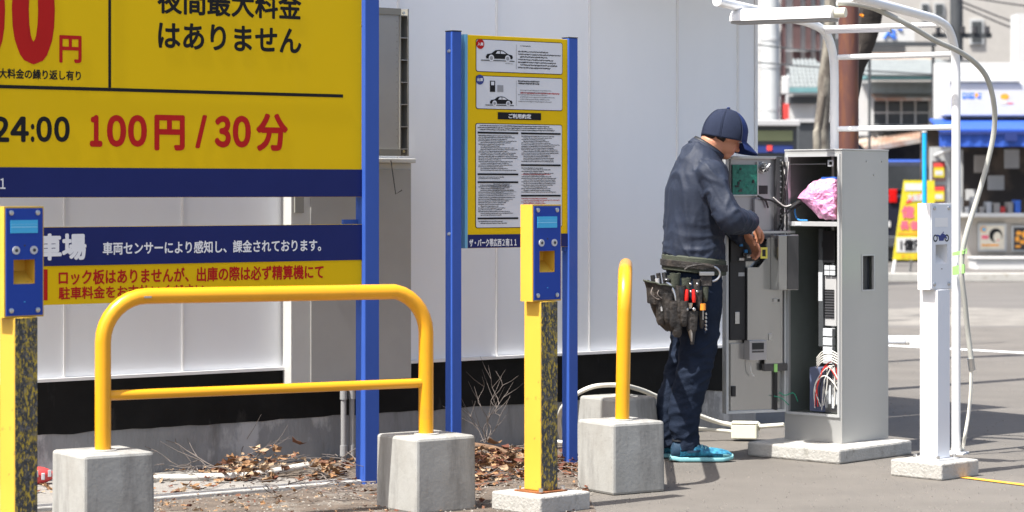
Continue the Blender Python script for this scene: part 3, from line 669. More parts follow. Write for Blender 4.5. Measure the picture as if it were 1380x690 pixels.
# pink bubble-wrap parcel on the shelf: crumpled closed surface
def parcel(outline, cx, cz, depth, seed):
    """crumpled pillow over a polygon outline (x, z): rings shrinking to the middle on both faces, creased by ridged noise"""
    n = 96; per = []; m_ = len(outline)
    for k in range(n):
        u_ = k/n*m_; i_ = int(u_); t = u_-i_; a = outline[i_]; b = outline[(i_+1) % m_]; per.append((a[0]+(b[0]-a[0])*t, a[1]+(b[1]-a[1])*t))
    mb = MB(); rings = []
    def pt(p, s_, sgn):
        x = cx+(p[0]-cx)*s_; z = cz+(p[1]-cz)*s_; y = sgn*depth*(1-s_**2.2)**.6
        q_ = Vector((x, y, z)); c1 = 1-2*abs(noise.noise(q_*22+Vector((seed, 0, 0)))); c2 = 1-2*abs(noise.noise(q_*48+Vector((0, seed, 0))))
        d = .006*c1+.0025*c2; return Vector((x+.004*c2, y+sgn*d-.0*s_, z+.004*c1))
    S = [.02, .1, .2, .3, .4, .5, .6, .7, .78, .86, .93, .98]
    for s_ in S: rings.append([pt(p, s_, -1) for p in per])
    for s_ in S[::-1]: rings.append([pt(p, s_, 1) for p in per])
    mb.loft(rings); return mb.mesh('wrap', smooth=False)
me = parcel([(-.290, .115), (-.235, .165), (-.19, .20), (-.11, .215), (-.035, .205), (-.03, .13), (-.045, .05), (-.09, .03), (-.150, .012), (-.185, .045), (-.235, .085)], -.14, .11, .062, 1.3)
pz = thing('bubble_wrap_parcel', 'crumpled pink bubble-wrap parcel lying on the shelf of the open machine', 'parcel', (1.57, 11.65, 0), CA)
link('wrap', me, 'pink_wrap', pz, (-.012, .058, zs+.006))
MB().loft([[Vector((x, y_, z_)) for y_, z_ in ((.05, 0), (.12, .004), (.12, .012), (.05, .01))] for x, in [(-.15,), (-.10,), (-.05,)]]).build('blue_sheet', 'blue_wrap', pz, loc=(0, -.01, zs+.215))
link('loose_end', parcel([(-.115, .06), (-.09, .10), (-.04, .125), (-.03, .07), (-.028, .01), (-.09, .004), (-.12, .03)], -.07, .055, .035, 4.2), 'pink_wrap', pz, (-.012, .015, zs+.010))
box('sticker', 'label_yellow', pz, -.026, -.0225, .003, .02, zs+.03, zs+.13)

# open door on its left hinge, inner side full of electronics
dr = thing('machine_door', 'x', 'x', (0, 0, 0), 0)
bpy.data.objects.remove(dr)
hx, hy = -Wd, -.004
dr = bpy.data.objects.new('door', None); COL.objects.link(dr); dr.parent = cb; dr.location = (hx, hy, 0); dr.rotation_euler = (0, 0, math.radians(22.5-CA))
dz0, dz1 = .203, 1.437; DW = .325
def dpx(px, py):
    """door plane coordinates of a photo pixel"""
    c = (1.324, 11.88); return on_plane(px, py, c, 22.5)
box('door_skin', 'cabinet_paint', dr, -DW, 0, .012, .024, dz0, dz1)
MB().holed(-DW, 0, dz0, dz1, -.018, .0115, [(-DW+.012, -.010, dz0+.012, dz1-.012)]).build('door_flange', 'cabinet_rim', dr)
box('door_liner', 'steel_plate', dr, -DW+.0125, -.0105, .006, .011, dz0+.0125, dz1-.0125)
def dbox(name, m, x0, x1, y0, y1, d0, d1, bev=.001):
    a = dpx(x0, (y0+y1)/2)[0]; b = dpx(x1, (y0+y1)/2)[0]; za = dpx((x0+x1)/2, y0)[1]; zb_ = dpx((x0+x1)/2, y1)[1]
    return box(name, m, dr, a, b, d0, d1, zb_, za, bev)
dbox('upper_tray', 'steel_light', 985, 1046, 211, 322, -.004, .005)
dbox('circuit_board', 'pcb', 986, 1018.5, 222, 262, -.018, -.010, 0)
random.seed(5)
for k in range(9):
    x = 989+random.random()*24; y = 225+random.random()*32; dbox('chip', random.choice(['pcb', 'black_plastic', 'label_white', 'steel_dark']), x, x+2+random.random()*3, y, y+1.5+random.random()*3, -.022, -.0185, 0)
dbox('board_bracket', 'steel', 1018.8, 1020.5, 218, 266, -.02, -.005); dbox('board_bracket', 'steel', 985, 1020, 262.5, 264.5, -.02, -.005)
dbox('tray_rail', 'steel', 984, 1050, 210.5, 214, -.03, -.0045)
dbox('vent_opening', 'black_plastic', 1023, 1034.5, 250, 261.5, -.007, -.0045, 0)
dbox('dark_opening', 'black_plastic', 992, 1004, 283, 292.5, -.007, -.0045, 0)
dbox('glossy_cover', 'pink_glow_steel' if False else 'steel_light', 1014, 1029, 268, 310, -.03, -.006)
u_, z_ = dpx(1028, 226)
for k in range(3): cyl('coin_wheel', ['steel', 'steel_dark', 'steel'][k], dr, (u_, -.012-.012*k, z_), 'y', [.028, .022, .010][k], .010, 24)
for k in range(8):
    a_n = k*math.pi/4; tube('wheel_spoke', 'steel', dr, [(u_, -.046, z_), (u_+.026*math.cos(a_n), -.044, z_+.026*math.sin(a_n))], .002, 6)
# hinge-side dark cable duct
dbox('cable_duct', 'steel_dark', 1043, 1053.5, 211, 318, -.035, -.0045)
for k in range(14):
    y = 216+k*7.2; u_, z_ = dpx(1048, y); cyl('duct_rivet', 'steel', dr, (u_, -.037, z_), 'y', .004, .004, 8)
dbox('latch_bar', 'steel', 1002, 1066, 311, 314.5, -.05, -.04)
# lower left mechanism in black
dbox('black_mechanism', 'black_plastic', 982, 1020, 318, 352, -.03, -.0045)
dbox('black_mechanism', 'black_plastic', 982, 1003, 352, 458, -.022, -.0045)
dbox('label_plate', 'bg_grey', 993, 1001, 367, 372, -.024, -.0225, 0)
dbox('clip', 'steel', 988, 994, 420, 436, -.028, -.0225)
dbox('small_relay', 'black_plastic', 1018, 1026, 334, 346, -.06, -.03)
MB().holed(*dpx(1017.5, 340)[:1], dpx(1026.5, 340)[0], dpx(1020, 348)[1], dpx(1020, 333)[1], -.064, -.0605, [(dpx(1019.5, 340)[0], dpx(1024.5, 340)[0], dpx(1020, 345)[1], dpx(1020, 336)[1])]).build('relay_frame', 'label_yellow', dr)
for k in range(7):
    x = 990+random.random()*22; y = 322+random.random()*26; dbox('lever', random.choice(['steel', 'steel_dark', 'black_plastic', 'wire_blue']), x, x+2+random.random()*5, y, y+2+random.random()*4, -.045, -.031, .001)
# bright steel cover plate, stepped outline
pts = [(1003, 458), (1003, 360), (1018, 360), (1027, 349), (1030, 320), (1050, 320), (1050, 493), (1027, 493), (1027, 458)]
MB().poly([dpx(*p) for p in pts][::-1], -.040, .012).build('cover_plate', 'steel_plate', dr)
# projecting coin box at the hinge side (front face lighter, right face dark)
ca, cbz = dpx(1034, 350), dpx(1034, 388); c2 = dpx(1050, 350)
zc1 = dpx(1042, 316)[1]; zc0 = dpx(1042, 390)[1]
box('coin_box', 'steel_plate', dr, ca[0], ca[0]+.112, -.115, -.041, zc0, zc1, .002)
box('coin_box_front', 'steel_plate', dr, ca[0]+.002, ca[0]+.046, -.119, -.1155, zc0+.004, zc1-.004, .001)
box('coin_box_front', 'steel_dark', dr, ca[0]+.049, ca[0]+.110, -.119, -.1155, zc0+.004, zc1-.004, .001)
dbox('handle', 'steel', 1037, 1044, 401.5, 406.5, -.05, -.0405); dbox('key_slot', 'black_plastic', 1042, 1044.5, 402.5, 406, -.052, -.0503, 0)
dbox('slot_handle', 'steel', 1031, 1035, 449, 458, -.046, -.0405)
dbox('lower_plate', 'steel_plate', 985, 1046, 462, 556, -.004, .005)
dbox('receipt_unit', 'steel_light', 1003, 1026, 458, 484, -.06, -.0045); dbox('receipt_display', 'black_plastic', 1006.5, 1022, 461, 470, -.063, -.0603, 0)
dbox('receipt_keys', 'steel_dark', 1006.5, 1022, 471.5, 474, -.063, -.0603, 0)
dbox('rail', 'steel_dark', 1025, 1056, 489, 499, -.045, -.02); dbox('green_clip', 'green_tape', 1037.5, 1042, 489.5, 500.5, -.05, -.0453)
dbox('hook', 'black_plastic', 985, 990, 520, 534, -.02, -.0045)
dbox('inner_strip', 'black_plastic', 1042, 1046, 500, 552, -.02, -.0045)
for pts in ([(1008, 486), (1009, 500), (1013, 507)], [(1047, 528), (1055, 532), (1066, 529), (1072, 540)], [(1040, 533), (1050, 536), (1060, 545)]):
    pp = [(dpx(*p)[0], -.03, dpx(*p)[1]) for p in pts]; tube('wire', 'wire_white' if pts[0][0] == 1008 else 'wire_green', dr, curve_pts(pp, 5), .0022, 6)
for pts in ([(1020, 268), (1034, 270), (1045, 276), (1054, 279), (1066, 274), (1078, 266)], [(1048, 292), (1056, 287), (1066, 280), (1074, 275)], [(1044, 312), (1050, 300), (1052, 286)], [(1016, 264), (1026, 270), (1030, 280)], [(1046, 318), (1054, 310), (1056, 292)]):
    pp = [(dpx(*p)[0], -.045, dpx(*p)[1]) for p in pts]; tube('wire', 'wire_black', dr, curve_pts(pp, 5), .005, 8)
pp = [(dpx(*p)[0], -.052, dpx(*p)[1]) for p in [(1036, 266), (1044, 273), (1052, 278), (1060, 276)]]; tube('wire', 'wire_white', dr, curve_pts(pp, 5), .0028, 6)
random.seed(11)
for k in range(10):
    x = 1050+random.random()*6; pp = [(dpx(x+random.uniform(-3, 3), y)[0], -.04-.01*random.random(), dpx(x, y)[1]) for y in (218, 235+random.random()*10, 262, 290+random.random()*10, 316)]
    tube('wire', random.choice(['wire_black', 'wire_black', 'steel_dark', 'wire_white']), dr, curve_pts(pp, 4), .0025, 6)

# ------------------------------------------------------------------ white tube canopy frame with lamp and cable
fr = thing('tube_canopy', 'white tube frame with arched top and rungs standing behind the machine', 'frame', (1.60, 12.15, 0), -27.6)
FW = math.hypot(.55, .29)
arch = [(0, .0, 0), (0, 0, 1.84), (0, -.012, 1.92), (0, -.045, 1.985), (0, -.10, 2.035), (0, -.18, 2.065), (0, -.35, 2.085), (0, -.6, 2.092), (0, -.95, 2.10), (0, -1.5, 2.11)]
for x in (0, FW):
    tube('arched_post', 'white_tube', fr, [(x+p[0], p[1], p[2]) for p in curve_pts(arch[1:], 4)] [:0] + [(x, 0, 0)]+[(x, p.y, p.z) for p in curve_pts(arch[1:], 4)], .0215, 20)
    box('foot_plate', 'white_box', fr, x-.05, x+.05, -.05, .05, 0, .008)
for z in (1.58, 1.935): tube('rung', 'white_tube', fr, [(.02, 0, z), (FW-.02, 0, z)], .0135, 14)
tube('rung', 'white_tube', fr, [(.02, -.20, 2.066), (FW-.02, -.20, 2.066)], .0135, 14)
box('lamp_strip', 'steel_light', fr, .03, .36, -.212, -.188, 2.040, 2.0525)
lf = thing('canopy_lamp', 'white half-round lamp housing hung under the arches at the top edge', 'lamp', (1.60, 12.15, 0), -27.6)
n = 14; ring = lambda x, r: [Vector((x, -1.25+r*math.cos(math.pi*k/(n-1)), 2.035+r*.9*math.sin(math.pi*k/(n-1)))) for k in range(n)]
MB().loft([ring(-.02, .058), ring(0, .064), ring(.44, .064), ring(.46, .058)]).build('housing', 'white_tube', lf, smooth=True)
box('diffuser', 'conduit', lf, -.015, .455, -1.305, -1.195, 2.024, 2.0345)
cyl('cable_gland', 'cream_plastic', lf, (.485, -1.25, 2.06), 'x', .022, .05, 12)
# cable from lamp to the ground
pix = [(1128, 4, 10.83), (1146, 4.5, 10.85), (1166, 8, 10.9), (1186, 14.5, 10.95), (1227, 35, 11.05), (1259, 54, 11.2), (1291, 68.5, 11.35), (1314, 84.5, 11.5), (1330, 105, 11.6), (1338.5, 134, 11.65), (1340.5, 166, 11.7), (1334.5, 204, 11.72), (1320, 258, 11.72), (1303, 312, 11.7), (1296.5, 345, 11.7), (1296, 372, 11.7), (1300, 405, 11.72), (1304, 445, 11.75), (1309, 485, 11.76)]
pts = [P3(a, b, c) for a, b, c in pix]
gc = thing('supply_cable', 'grey armoured cable looping down from the lamp beside the white frame', 'cable', (0, 0, 0))
tube('cable', 'cable_grey', gc, curve_pts(pts, 5), .0125, 12)
tube('clamp', 'steel', gc, [P3(1308, 483, 11.76), P3(1310, 499, 11.765)], .017, 12)
pts = [P3(1309, 496, 11.76), P3(1308, 530, 11.78), P3(1305, 560, 11.8), P3(1300, 590, 11.8)]; x_, y_ = G(1297, 609.5); pts.append(Vector((x_, y_, .0)))
tube('cable_tail', 'cable_white', gc, curve_pts(pts, 5), .0085, 10)
for k, (ya, yb) in enumerate(((338, 345), (357, 371))):
    m_ = MB(); A_ = [P3(1284, ya+2, 11.82), P3(1300, ya-1, 11.66), P3(1300, yb-3, 11.66), P3(1284, yb, 11.82)]
    n_ = Vector((-.5, -.85, 0))*.006
    m_.add([a+n_ for a in A_]+[a-n_ for a in A_], [(0, 1, 2, 3), (7, 6, 5, 4), (0, 4, 5, 1), (1, 5, 6, 2), (2, 6, 7, 3), (3, 7, 4, 0)])
    t_ = m_.build('green_tie', 'green_tape', gc)
tube('green_tie_end', 'green_tape', gc, [P3(1298, 339, 11.66), P3(1303, 335, 11.64), P3(1302, 342, 11.64)], .003, 6)

# ------------------------------------------------------------------ white cable and junction box on the ground
wc = thing('junction_box', 'cream junction box with fat cable glands on the ground behind the workman', 'junction box', (0, 0, 0))
bx = Vector((*G(1004, 594)[:1], G(1004, 594)[1], 0)); ZB = bx.y
jb = MB().box(-.065, .065, -.045, .045, 0, .075).build('housing', 'cream_plastic', wc, .006, loc=bx+Vector((0, 0, .012)), rot=(0, 0, math.radians(-12)))
MB().box(-.067, .067, -.047, .047, .0755, .085).build('lid', 'cream_plastic', wc, .004, loc=bx+Vector((0, 0, .012)), rot=(0, 0, math.radians(-12)))
def wcab(pts, r=.0115):
    return curve_pts(pts, 6), r
for a_, b_ in (((986, 572), (993, 574)), ((990, 581.5), (996, 582)), ((1018, 575), (1024, 575))):
    tube('cable_gland', 'cream_plastic', wc, [P3(*a_, ZB), P3(*b_, ZB)], .02, 12)
main = [P3(987, 572.5, ZB), P3(968, 569, ZB), P3(945, 561, ZB-.05), P3(920, 549, ZB-.1), P3(893, 538, ZB-.3), P3(868, 527, 12.05), P3(845, 520.5, 11.8), P3(824, 518.8, 11.75), P3(800, 521, 11.7), P3(781, 529, 11.7), P3(765, 541, 11.75), P3(756, 553, 11.8), P3(753, 570, 11.9), P3(757, 590, 12.0)]
tube('cable', 'cable_white', wc, curve_pts(main, 6), .0115, 10)
tube('cable', 'cable_white', wc, curve_pts([P3(991, 582, ZB), P3(968, 580, ZB), P3(940, 578, ZB-.02), P3(915, 578, ZB-.02), P3(880, 582, ZB-.05)], 6), .0095, 10)
tube('cable', 'cable_white', wc, curve_pts([P3(1022, 575, ZB), P3(1037, 574, ZB-.1), P3(1058, 572.5, ZB-.25)], 6), .0115, 10)
ub_ = lambda px, py, h: Vector((*G(px, py, h), h))
tube('cable', 'cable_white', wc, curve_pts([ub_(878, 590, .02), ub_(840, 596, .02), ub_(800, 599, .02), ub_(780, 597, .02), ub_(757, 596, .02), ub_(730, 592, .03), ub_(706, 589, .04), ub_(685, 586, .04), ub_(665, 585, .04), ub_(640, 589, .03), ub_(621, 590, .02)], 5), .010, 10)
# ------------------------------------------------------------------ the workman
MX, MY = .862, 11.60
pn = thing('person', 'workman in navy jacket, blue cap and turquoise shoes leaning into the open machine', 'person', (MX, MY, 0), 6)
def mp(px, py, y=0): return Vector(((px-935)/284.5, y, (619-py)/284.5))
def ell(c, r, n=20, m=12, R=None):
    mb = []; fs = []
    for i in range(m+1):
        th_ = math.pi*i/m
        for k in range(n):
            a = 2*math.pi*k/n; p = Vector((r[0]*math.sin(th_)*math.cos(a), r[1]*math.sin(th_)*math.sin(a), r[2]*math.cos(th_)))
            if R: p = R @ p
            mb.append(Vector(c)+p)
    for i in range(m):
        for k in range(n): fs.append((i*n+k, (i+1)*n+k, (i+1)*n+(k+1) % n, i*n+(k+1) % n))
    return mb, fs
def ringe(c, rx, ry, n=24, tilt=0):
    c = Vector(c); return [c+Vector((rx*math.cos(a), ry*math.sin(a), -tilt*rx*math.cos(a))) for a in [2*math.pi*k/n for k in range(n)]]
def remesh(mb, vox, smooth_it=4, fn=None, name='m'):
    me = mb.mesh(name); o = bpy.data.objects.new('tmp', me); COL.objects.link(o)
    md = o.modifiers.new('r', 'REMESH'); md.mode = 'VOXEL'; md.voxel_size = vox; md.use_smooth_shade = True
    s_ = o.modifiers.new('s', 'SMOOTH'); s_.iterations = smooth_it; s_.factor = .5
    dg = bpy.context.evaluated_depsgraph_get(); r = bpy.data.meshes.new_from_object(o.evaluated_get(dg)); r.name = name
    bpy.data.objects.remove(o); bpy.data.meshes.remove(me)
    if fn:
        N = [v.normal.copy() for v in r.vertices]
        for v, n_ in zip(r.vertices, N): v.co = v.co + n_*fn(v.co)
        r.update()
    for p in r.polygons: p.use_smooth = True
    return r
# joints
shN, elN, wrN = Vector((.045, -.185, 1.355)), Vector((.132, -.250, 1.148)), Vector((.252, -.08, 1.125))
shF, elF, wrF = Vector((.055, .185, 1.355)), Vector((.15, .235, 1.14)), Vector((.258, .075, 1.07))
HC = Vector((.147, 0, 1.552)); HR = Matrix.Rotation(math.radians(16), 4, 'Z') @ Matrix.Rotation(math.radians(30), 4, 'Y')
hp = lambda x, y, z: HC+(HR @ Vector((x, y, z)))
R3 = HR.to_3x3()
body = MB()
for c, r in (((0, 0, .015), (.095, .076, .092)), ((-.02, 0, -.02), (.075, .066, .07)), ((.032, 0, -.045), (.060, .056, .062)), ((.052, 0, -.088), (.033, .034, .028)), ((.086, 0, -.028), (.016, .013, .026)), ((.10, 0, -.040), (.015, .013, .012)), ((.080, 0, -.070), (.012, .024, .012)), ((.08, 0, .005), (.016, .045, .012))):
    v, f = ell(hp(*c), r, R=R3); body.add(v, f)
for s_ in (-1, 1):
    v, f = ell(hp(-.002, s_*.078, -.022), (.019, .010, .033), 14, 10, R3); body.add(v, f)
    v, f = ell(hp(.055, s_*.036, -.038), (.02, .018, .018), 12, 8, R3); body.add(v, f)
nk0, nk1 = Vector((.045, 0, 1.40)), hp(-.03, 0, -.06)
body.tube([nk0, (nk0+nk1)/2, nk1], [.066, .060, .060], 20)
body.loft([ringe((.0, 0, .86), .09, .13), ringe((.0, 0, .95), .10, .135), ringe((.0, 0, 1.1), .10, .135), ringe((.015, 0, 1.28), .10, .15), ringe((.04, 0, 1.38), .085, .13), ringe((.05, 0, 1.44), .05, .07)])
def limb(mb, pts, rr, n=18): mb.tube(curve_pts(pts, 4), [rr[0]+(rr[-1]-rr[0])*i/((len(pts)-1)*4) for i in range((len(pts)-1)*4+1)], n)
def hand(wr, dirv, palm, spread, curl):
    """palm and five bent fingers starting at the wrist"""
    d = dirv.normalized(); p_ = palm.normalized(); sd = d.cross(p_).normalized()
    v, f = ell(wr+d*.045, (.048, .040, .015), 16, 10, Matrix((d, sd, p_)).transposed()); body.add(v, f)
    for k, (ln, off) in enumerate(((.072, -.030), (.082, -.010), (.076, .011), (.060, .030))):
        a = wr+d*.078+sd*off; b = a+(d+p_*curl*.5).normalized()*ln*.45; c = b+(d*.6+p_*curl*1.1).normalized()*ln*.32; e = c+(d*.2+p_*curl*1.4).normalized()*ln*.25
        body.tube([wr+d*.05+sd*off*.8, a, b, c, e], [.010, .0098, .009, .0082, .007], 10)
    a = wr+d*.022-sd*.030; b = a-sd*.018+d*.028+p_*.010; c = b+d*.026+p_*.016
    body.tube([wr+d*.015-sd*.01, a, b, c], [.012, .0115, .010, .0082], 10)
for sh_, el, wr, y_ in ((shN, elN, wrN, -1), (shF, elF, wrF, 1)):
    limb(body, [sh_, el, wr], [.046, .028])
hand(wrN, Vector((.62, .60, -.40)), Vector((-.6, .2, -.7)), 0, .8)
hand(wrF, Vector((.55, .1, -.65)), Vector((-.85, -.3, -.3)), 0, .6)
for s_, dx in ((-1, 0), (1, -.045)):
    limb(body, [Vector((.0, s_*.085, .88)), Vector((.0+dx*.5, s_*.088, .48)), Vector((-.058+dx, s_*.085, .06))], [.068, .034])
bme = remesh(body, .0055, 3, name='body'); link('body', bme, 'skin', pn)
for s_ in (-1, 1):
    v, f = ell(hp(.070, s_*.032, -.010), (.011, .012, .010), 12, 8, R3); MB().add(v, f).build('eye', 'label_white', pn, smooth=True)
# hair
hr = MB(); v, f = ell(hp(-.006, 0, .006), (.097, .0815, .094), 32, 24, R3)
inv = HR.inverted(); keep = []
for q_ in f:
    c = inv @ (sum((v[i] for i in q_), Vector())/4-HC); 
    if (c.x < -.012 and -.062 < c.z < .030 and (HC+(HR @ c)).z < 1.532): keep.append(q_)
hr.add(v, keep); ho = hr.build('hair', 'hair', pn, smooth=True); md = ho.modifiers.new('t', 'SOLIDIFY'); md.thickness = .006; md.offset = 1
v, f = ell(hp(-.062, 0, -.045), (.030, .058, .034), 18, 12, R3); MB().add(v, f).build('hair', 'hair', pn, smooth=True)
# cap
CR = Matrix.Rotation(math.radians(16), 4, 'Z') @ Matrix.Rotation(math.radians(9), 4, 'Y'); CC = Vector((.146, 0, 1.522))
def cap_pt(a, t):
    """a angle (0 = front), t 0 rim .. 1 top"""
    fx = math.cos(a); fy = math.sin(a); e = math.sqrt(max(0, 1-t**2.35)); 
    rx = .108 if fx > 0 else .112; z = .142*t
    if fx > 0: e = min(1, e*(1+.10*fx*t*(1-t)*2))
    return CC+(CR @ Vector((rx*fx*e+.004*fx, .094*fy*e, z-.008*(1-t)*abs(fy))))
def cap_part(a0, a1, n, m_):
    mb = MB(); T = [i/18 for i in range(19)]; T[-1] = .998; rings = [[cap_pt(a0+(a1-a0)*k/n, t) for k in range(n+1)] for t in T]
    mb.loft(rings, cap=False, closed=False); o = mb.build('crown_panel', m_, crown, smooth=True); md = o.modifiers.new('t', 'SOLIDIFY'); md.thickness = .003; return o
crown = bpy.data.objects.new('cap', None); COL.objects.link(crown); crown.parent = pn
cap_part(-math.pi*.36, math.pi*.36, 24, 'cap_blue')
for k in range(4): cap_part(math.pi*(.36+.32*k)+.008, math.pi*(.36+.32*(k+1))-.008, 12, 'cap_mesh')
for k in range(5):
    a = math.pi*(.36+.32*k); pts = [cap_pt(a, t/12)+(cap_pt(a, t/12)-CC-Vector((0, 0, .03))).normalized()*.001 for t in range(0, 12)]
    tube('seam', 'cap_mesh', crown, pts, .0022, 6)
v, f = ell(cap_pt(0, .999)*.5+cap_pt(math.pi, .999)*.5+Vector((0, 0, .003)), (.009, .009, .005), 12, 8); MB().add(v, f).build('button', 'cap_blue', crown, smooth=True)
br_ = MB(); rows = []
for j in range(9):
    t = j/8; row = []
    for k in range(17):
        s_ = (k-8)/8; a = s_*math.pi*.36; p = CC+(CR @ Vector((.108*math.cos(a)+.003, .094*math.sin(a), -.004))); ln = .080*math.sqrt(max(0, 1-s_*s_*.93))
        q_ = CR.to_3x3() @ Vector((1, s_*.18, -.55-.0*t)); row.append(p+q_*ln*t*.88+Vector((0, 0, -.020*s_*s_*t-.010*t*t)))
    rows.append(row)
br_.loft(rows, cap=False, closed=False); o = br_.build('brim', 'cap_blue', crown, smooth=True); md = o.modifiers.new('t', 'SOLIDIFY'); md.thickness = .003
# jacket
jk = MB()
jk.loft([ringe((-.004, 0, .925), .136, .168, tilt=.25), ringe((-.003, 0, .96), .147, .178, tilt=.2), ringe((-.004, 0, 1.03), .143, .176, tilt=.1), ringe((-.002, 0, 1.10), .139, .178), ringe((.004, 0, 1.19), .141, .185), ringe((.014, 0, 1.28), .145, .195), ringe((.026, 0, 1.35), .141, .196), ringe((.040, 0, 1.41), .118, .165, tilt=.2), ringe((.048, 0, 1.452), .088, .115, tilt=.45), ringe((.054, 0, 1.478), .070, .082, tilt=.55)])
for sh_, el, wr in ((shN, elN, wrN), (shF, elF, wrF)):
    v, f = ell(sh_+Vector((0, 0, -.005)), (.067, .064, .070)); jk.add(v, f)
    P_ = curve_pts([sh_, (sh_+el)/2+Vector((-.008, 0, 0)), el, (el+wr)/2+Vector((.0, 0, -.006)), wr], 5); m_ = len(P_)-1
    jk.tube(P_, [.064-.006*(i/m_)-.010*max(0, i/m_-.45)/.55-.008*max(0, i/m_-.8)*5*.7 for i in range(m_+1)], 22)
def seg_d(p, a, b):
    ab = b-a; t = max(0, min(1, (p-a).dot(ab)/ab.dot(ab))); return (p-(a+ab*t)).length, t
def ridge(q_): return 1-min(1, abs(noise.noise(q_))*3.2)
def jfold(p):
    d1, t1 = seg_d(p, shN, elN); d2, t2 = seg_d(p, elN, wrN); d3, t3 = seg_d(p, elF, wrF)
    u_ = p.x+p.z*.42; w_ = p.z-p.x*.42; warp = noise.noise(p*4)*.05
    lowz = max(0, min(1, (1.20-p.z)/.2))
    a = .0045*ridge(Vector((u_*9+warp*9, p.y*7, w_*3.2)))-.002
    a += .0035*ridge(Vector((u_*17+5, p.y*12, w_*7+warp*12)))*(.4+.6*lowz)
    a += lowz*.0045*ridge(Vector((p.x*5, p.y*6, p.z*19+warp*22)))
    hem = max(0, (1.0-p.z)/.09); a += .003*min(1, hem)*math.sin(math.atan2(p.y, p.x)*19+6*noise.noise(p*6))
    arm = min(d2, d3)
    if arm < .085: a += .0042*ridge(Vector((t2*4.5 if d2 < d3 else t3*4.5, p.y*9, p.z*9)))
    if d1 < .085: a += .0040*ridge(Vector((p.x*13+p.z*7, p.y*8, t1*3+2)))
    return a*1.55
link('jacket', remesh(jk, .0065, 3, jfold, 'jacket'), 'jacket', pn)
jo = pn.children[-1]
# collar and cuffs
cl = MB(); cA = Vector((.052, 0, 1.462)); rings = []
for j in range(5):
    t = j/4; c = cA+Vector((.030, 0, .030))*t*.8; rr = .072-.006*t; rings.append([c+Vector((rr*math.cos(a)*1.02, (rr+.004)*math.sin(a), -.62*rr*math.cos(a)*(1+.1*t))) for a in [2*math.pi*k/28 for k in range(28)]])
cl.loft(rings, cap=False); o = cl.build('collar', 'jacket_trim', pn, smooth=True); md = o.modifiers.new('t', 'SOLIDIFY'); md.thickness = .006; md.offset = 0
o2 = MB().loft([[q_+(q_-Vector((.06, 0, q_.z))).normalized()*.007 for q_ in r_] for r_ in rings[:4]], cap=False).build('collar', 'jacket', pn, smooth=True); md = o2.modifiers.new('t', 'SOLIDIFY'); md.thickness = .004
for el, wr in ((elN, wrN), (elF, wrF)):
    d = (wr-el).normalized(); tube('cuff', 'jacket_trim', pn, [wr-d*.022, wr+d*.006], .0435, 20)
# sleeve seam lines
for sh_ in (shN,):
    pts = []
    for k in range(15):
        a = -2.2+4.4*k/14
        c = sh_+Vector((.012+.0*k, .02, -.03)); pts.append(c+Vector((.078*math.cos(a)*.5+.02*math.sin(a), -.062+.02*abs(math.sin(a)), .085*math.sin(a))))
# trousers
tr = MB()
tr.loft([ringe((.002, 0, .80), .118, .165), ringe((.002, 0, .86), .130, .172), ringe((0, 0, .93), .132, .166), ringe((0, 0, .98), .12, .155)])
for s_, dx in ((-1, 0), (1, -.05)):
    y_ = s_*.085
    prof = [(.87, .012, .108, .085), (.77, .016, .110, .088), (.66, .013, .100, .084), (.55, .010, .092, .078), (.48, .000, .088, .076), (.41, -.016, .084, .074), (.32, -.040, .082, .071), (.24, -.058, .079, .068), (.16, -.062, .070, .060), (.10, -.056, .066, .056), (.050, -.050, .070, .058)]
    tr.loft([ringe((cx+dx*(1-(z-.05)/.82), y_*(1-.12*(.87-z)), z), rx*.98, ry) for z, cx, rx, ry in prof][::-1])
def tfold(p):
    k = math.exp(-((p.z-.47)/.13)**2)+.6*math.exp(-((p.z-.13)/.11)**2)+.35
    w_ = math.sin(p.z*62+p.x*26*(1 if p.y < 0 else -1)+4.5*noise.noise(p*5))
    rg = ridge(Vector((p.x*7+p.z*6*(1 if p.y < 0 else -1), p.y*7, p.z*15-p.x*9)))+.6*ridge(Vector((p.x*16-p.z*14, p.y*11, p.z*20)))
    return .0075*k*(rg-.5)+.003*k*w_*max(0, .4+noise.noise(p*6+Vector((4, 0, 0))))*1.5+.006*k*noise.noise(Vector((p.x*9, p.y*9, p.z*16)))+.003*math.sin(p.x*45+2*noise.noise(p*4))*max(0, noise.noise(p*3))
link('trousers', remesh(tr, .0075, 2, tfold, 'trousers'), 'trousers', pn)
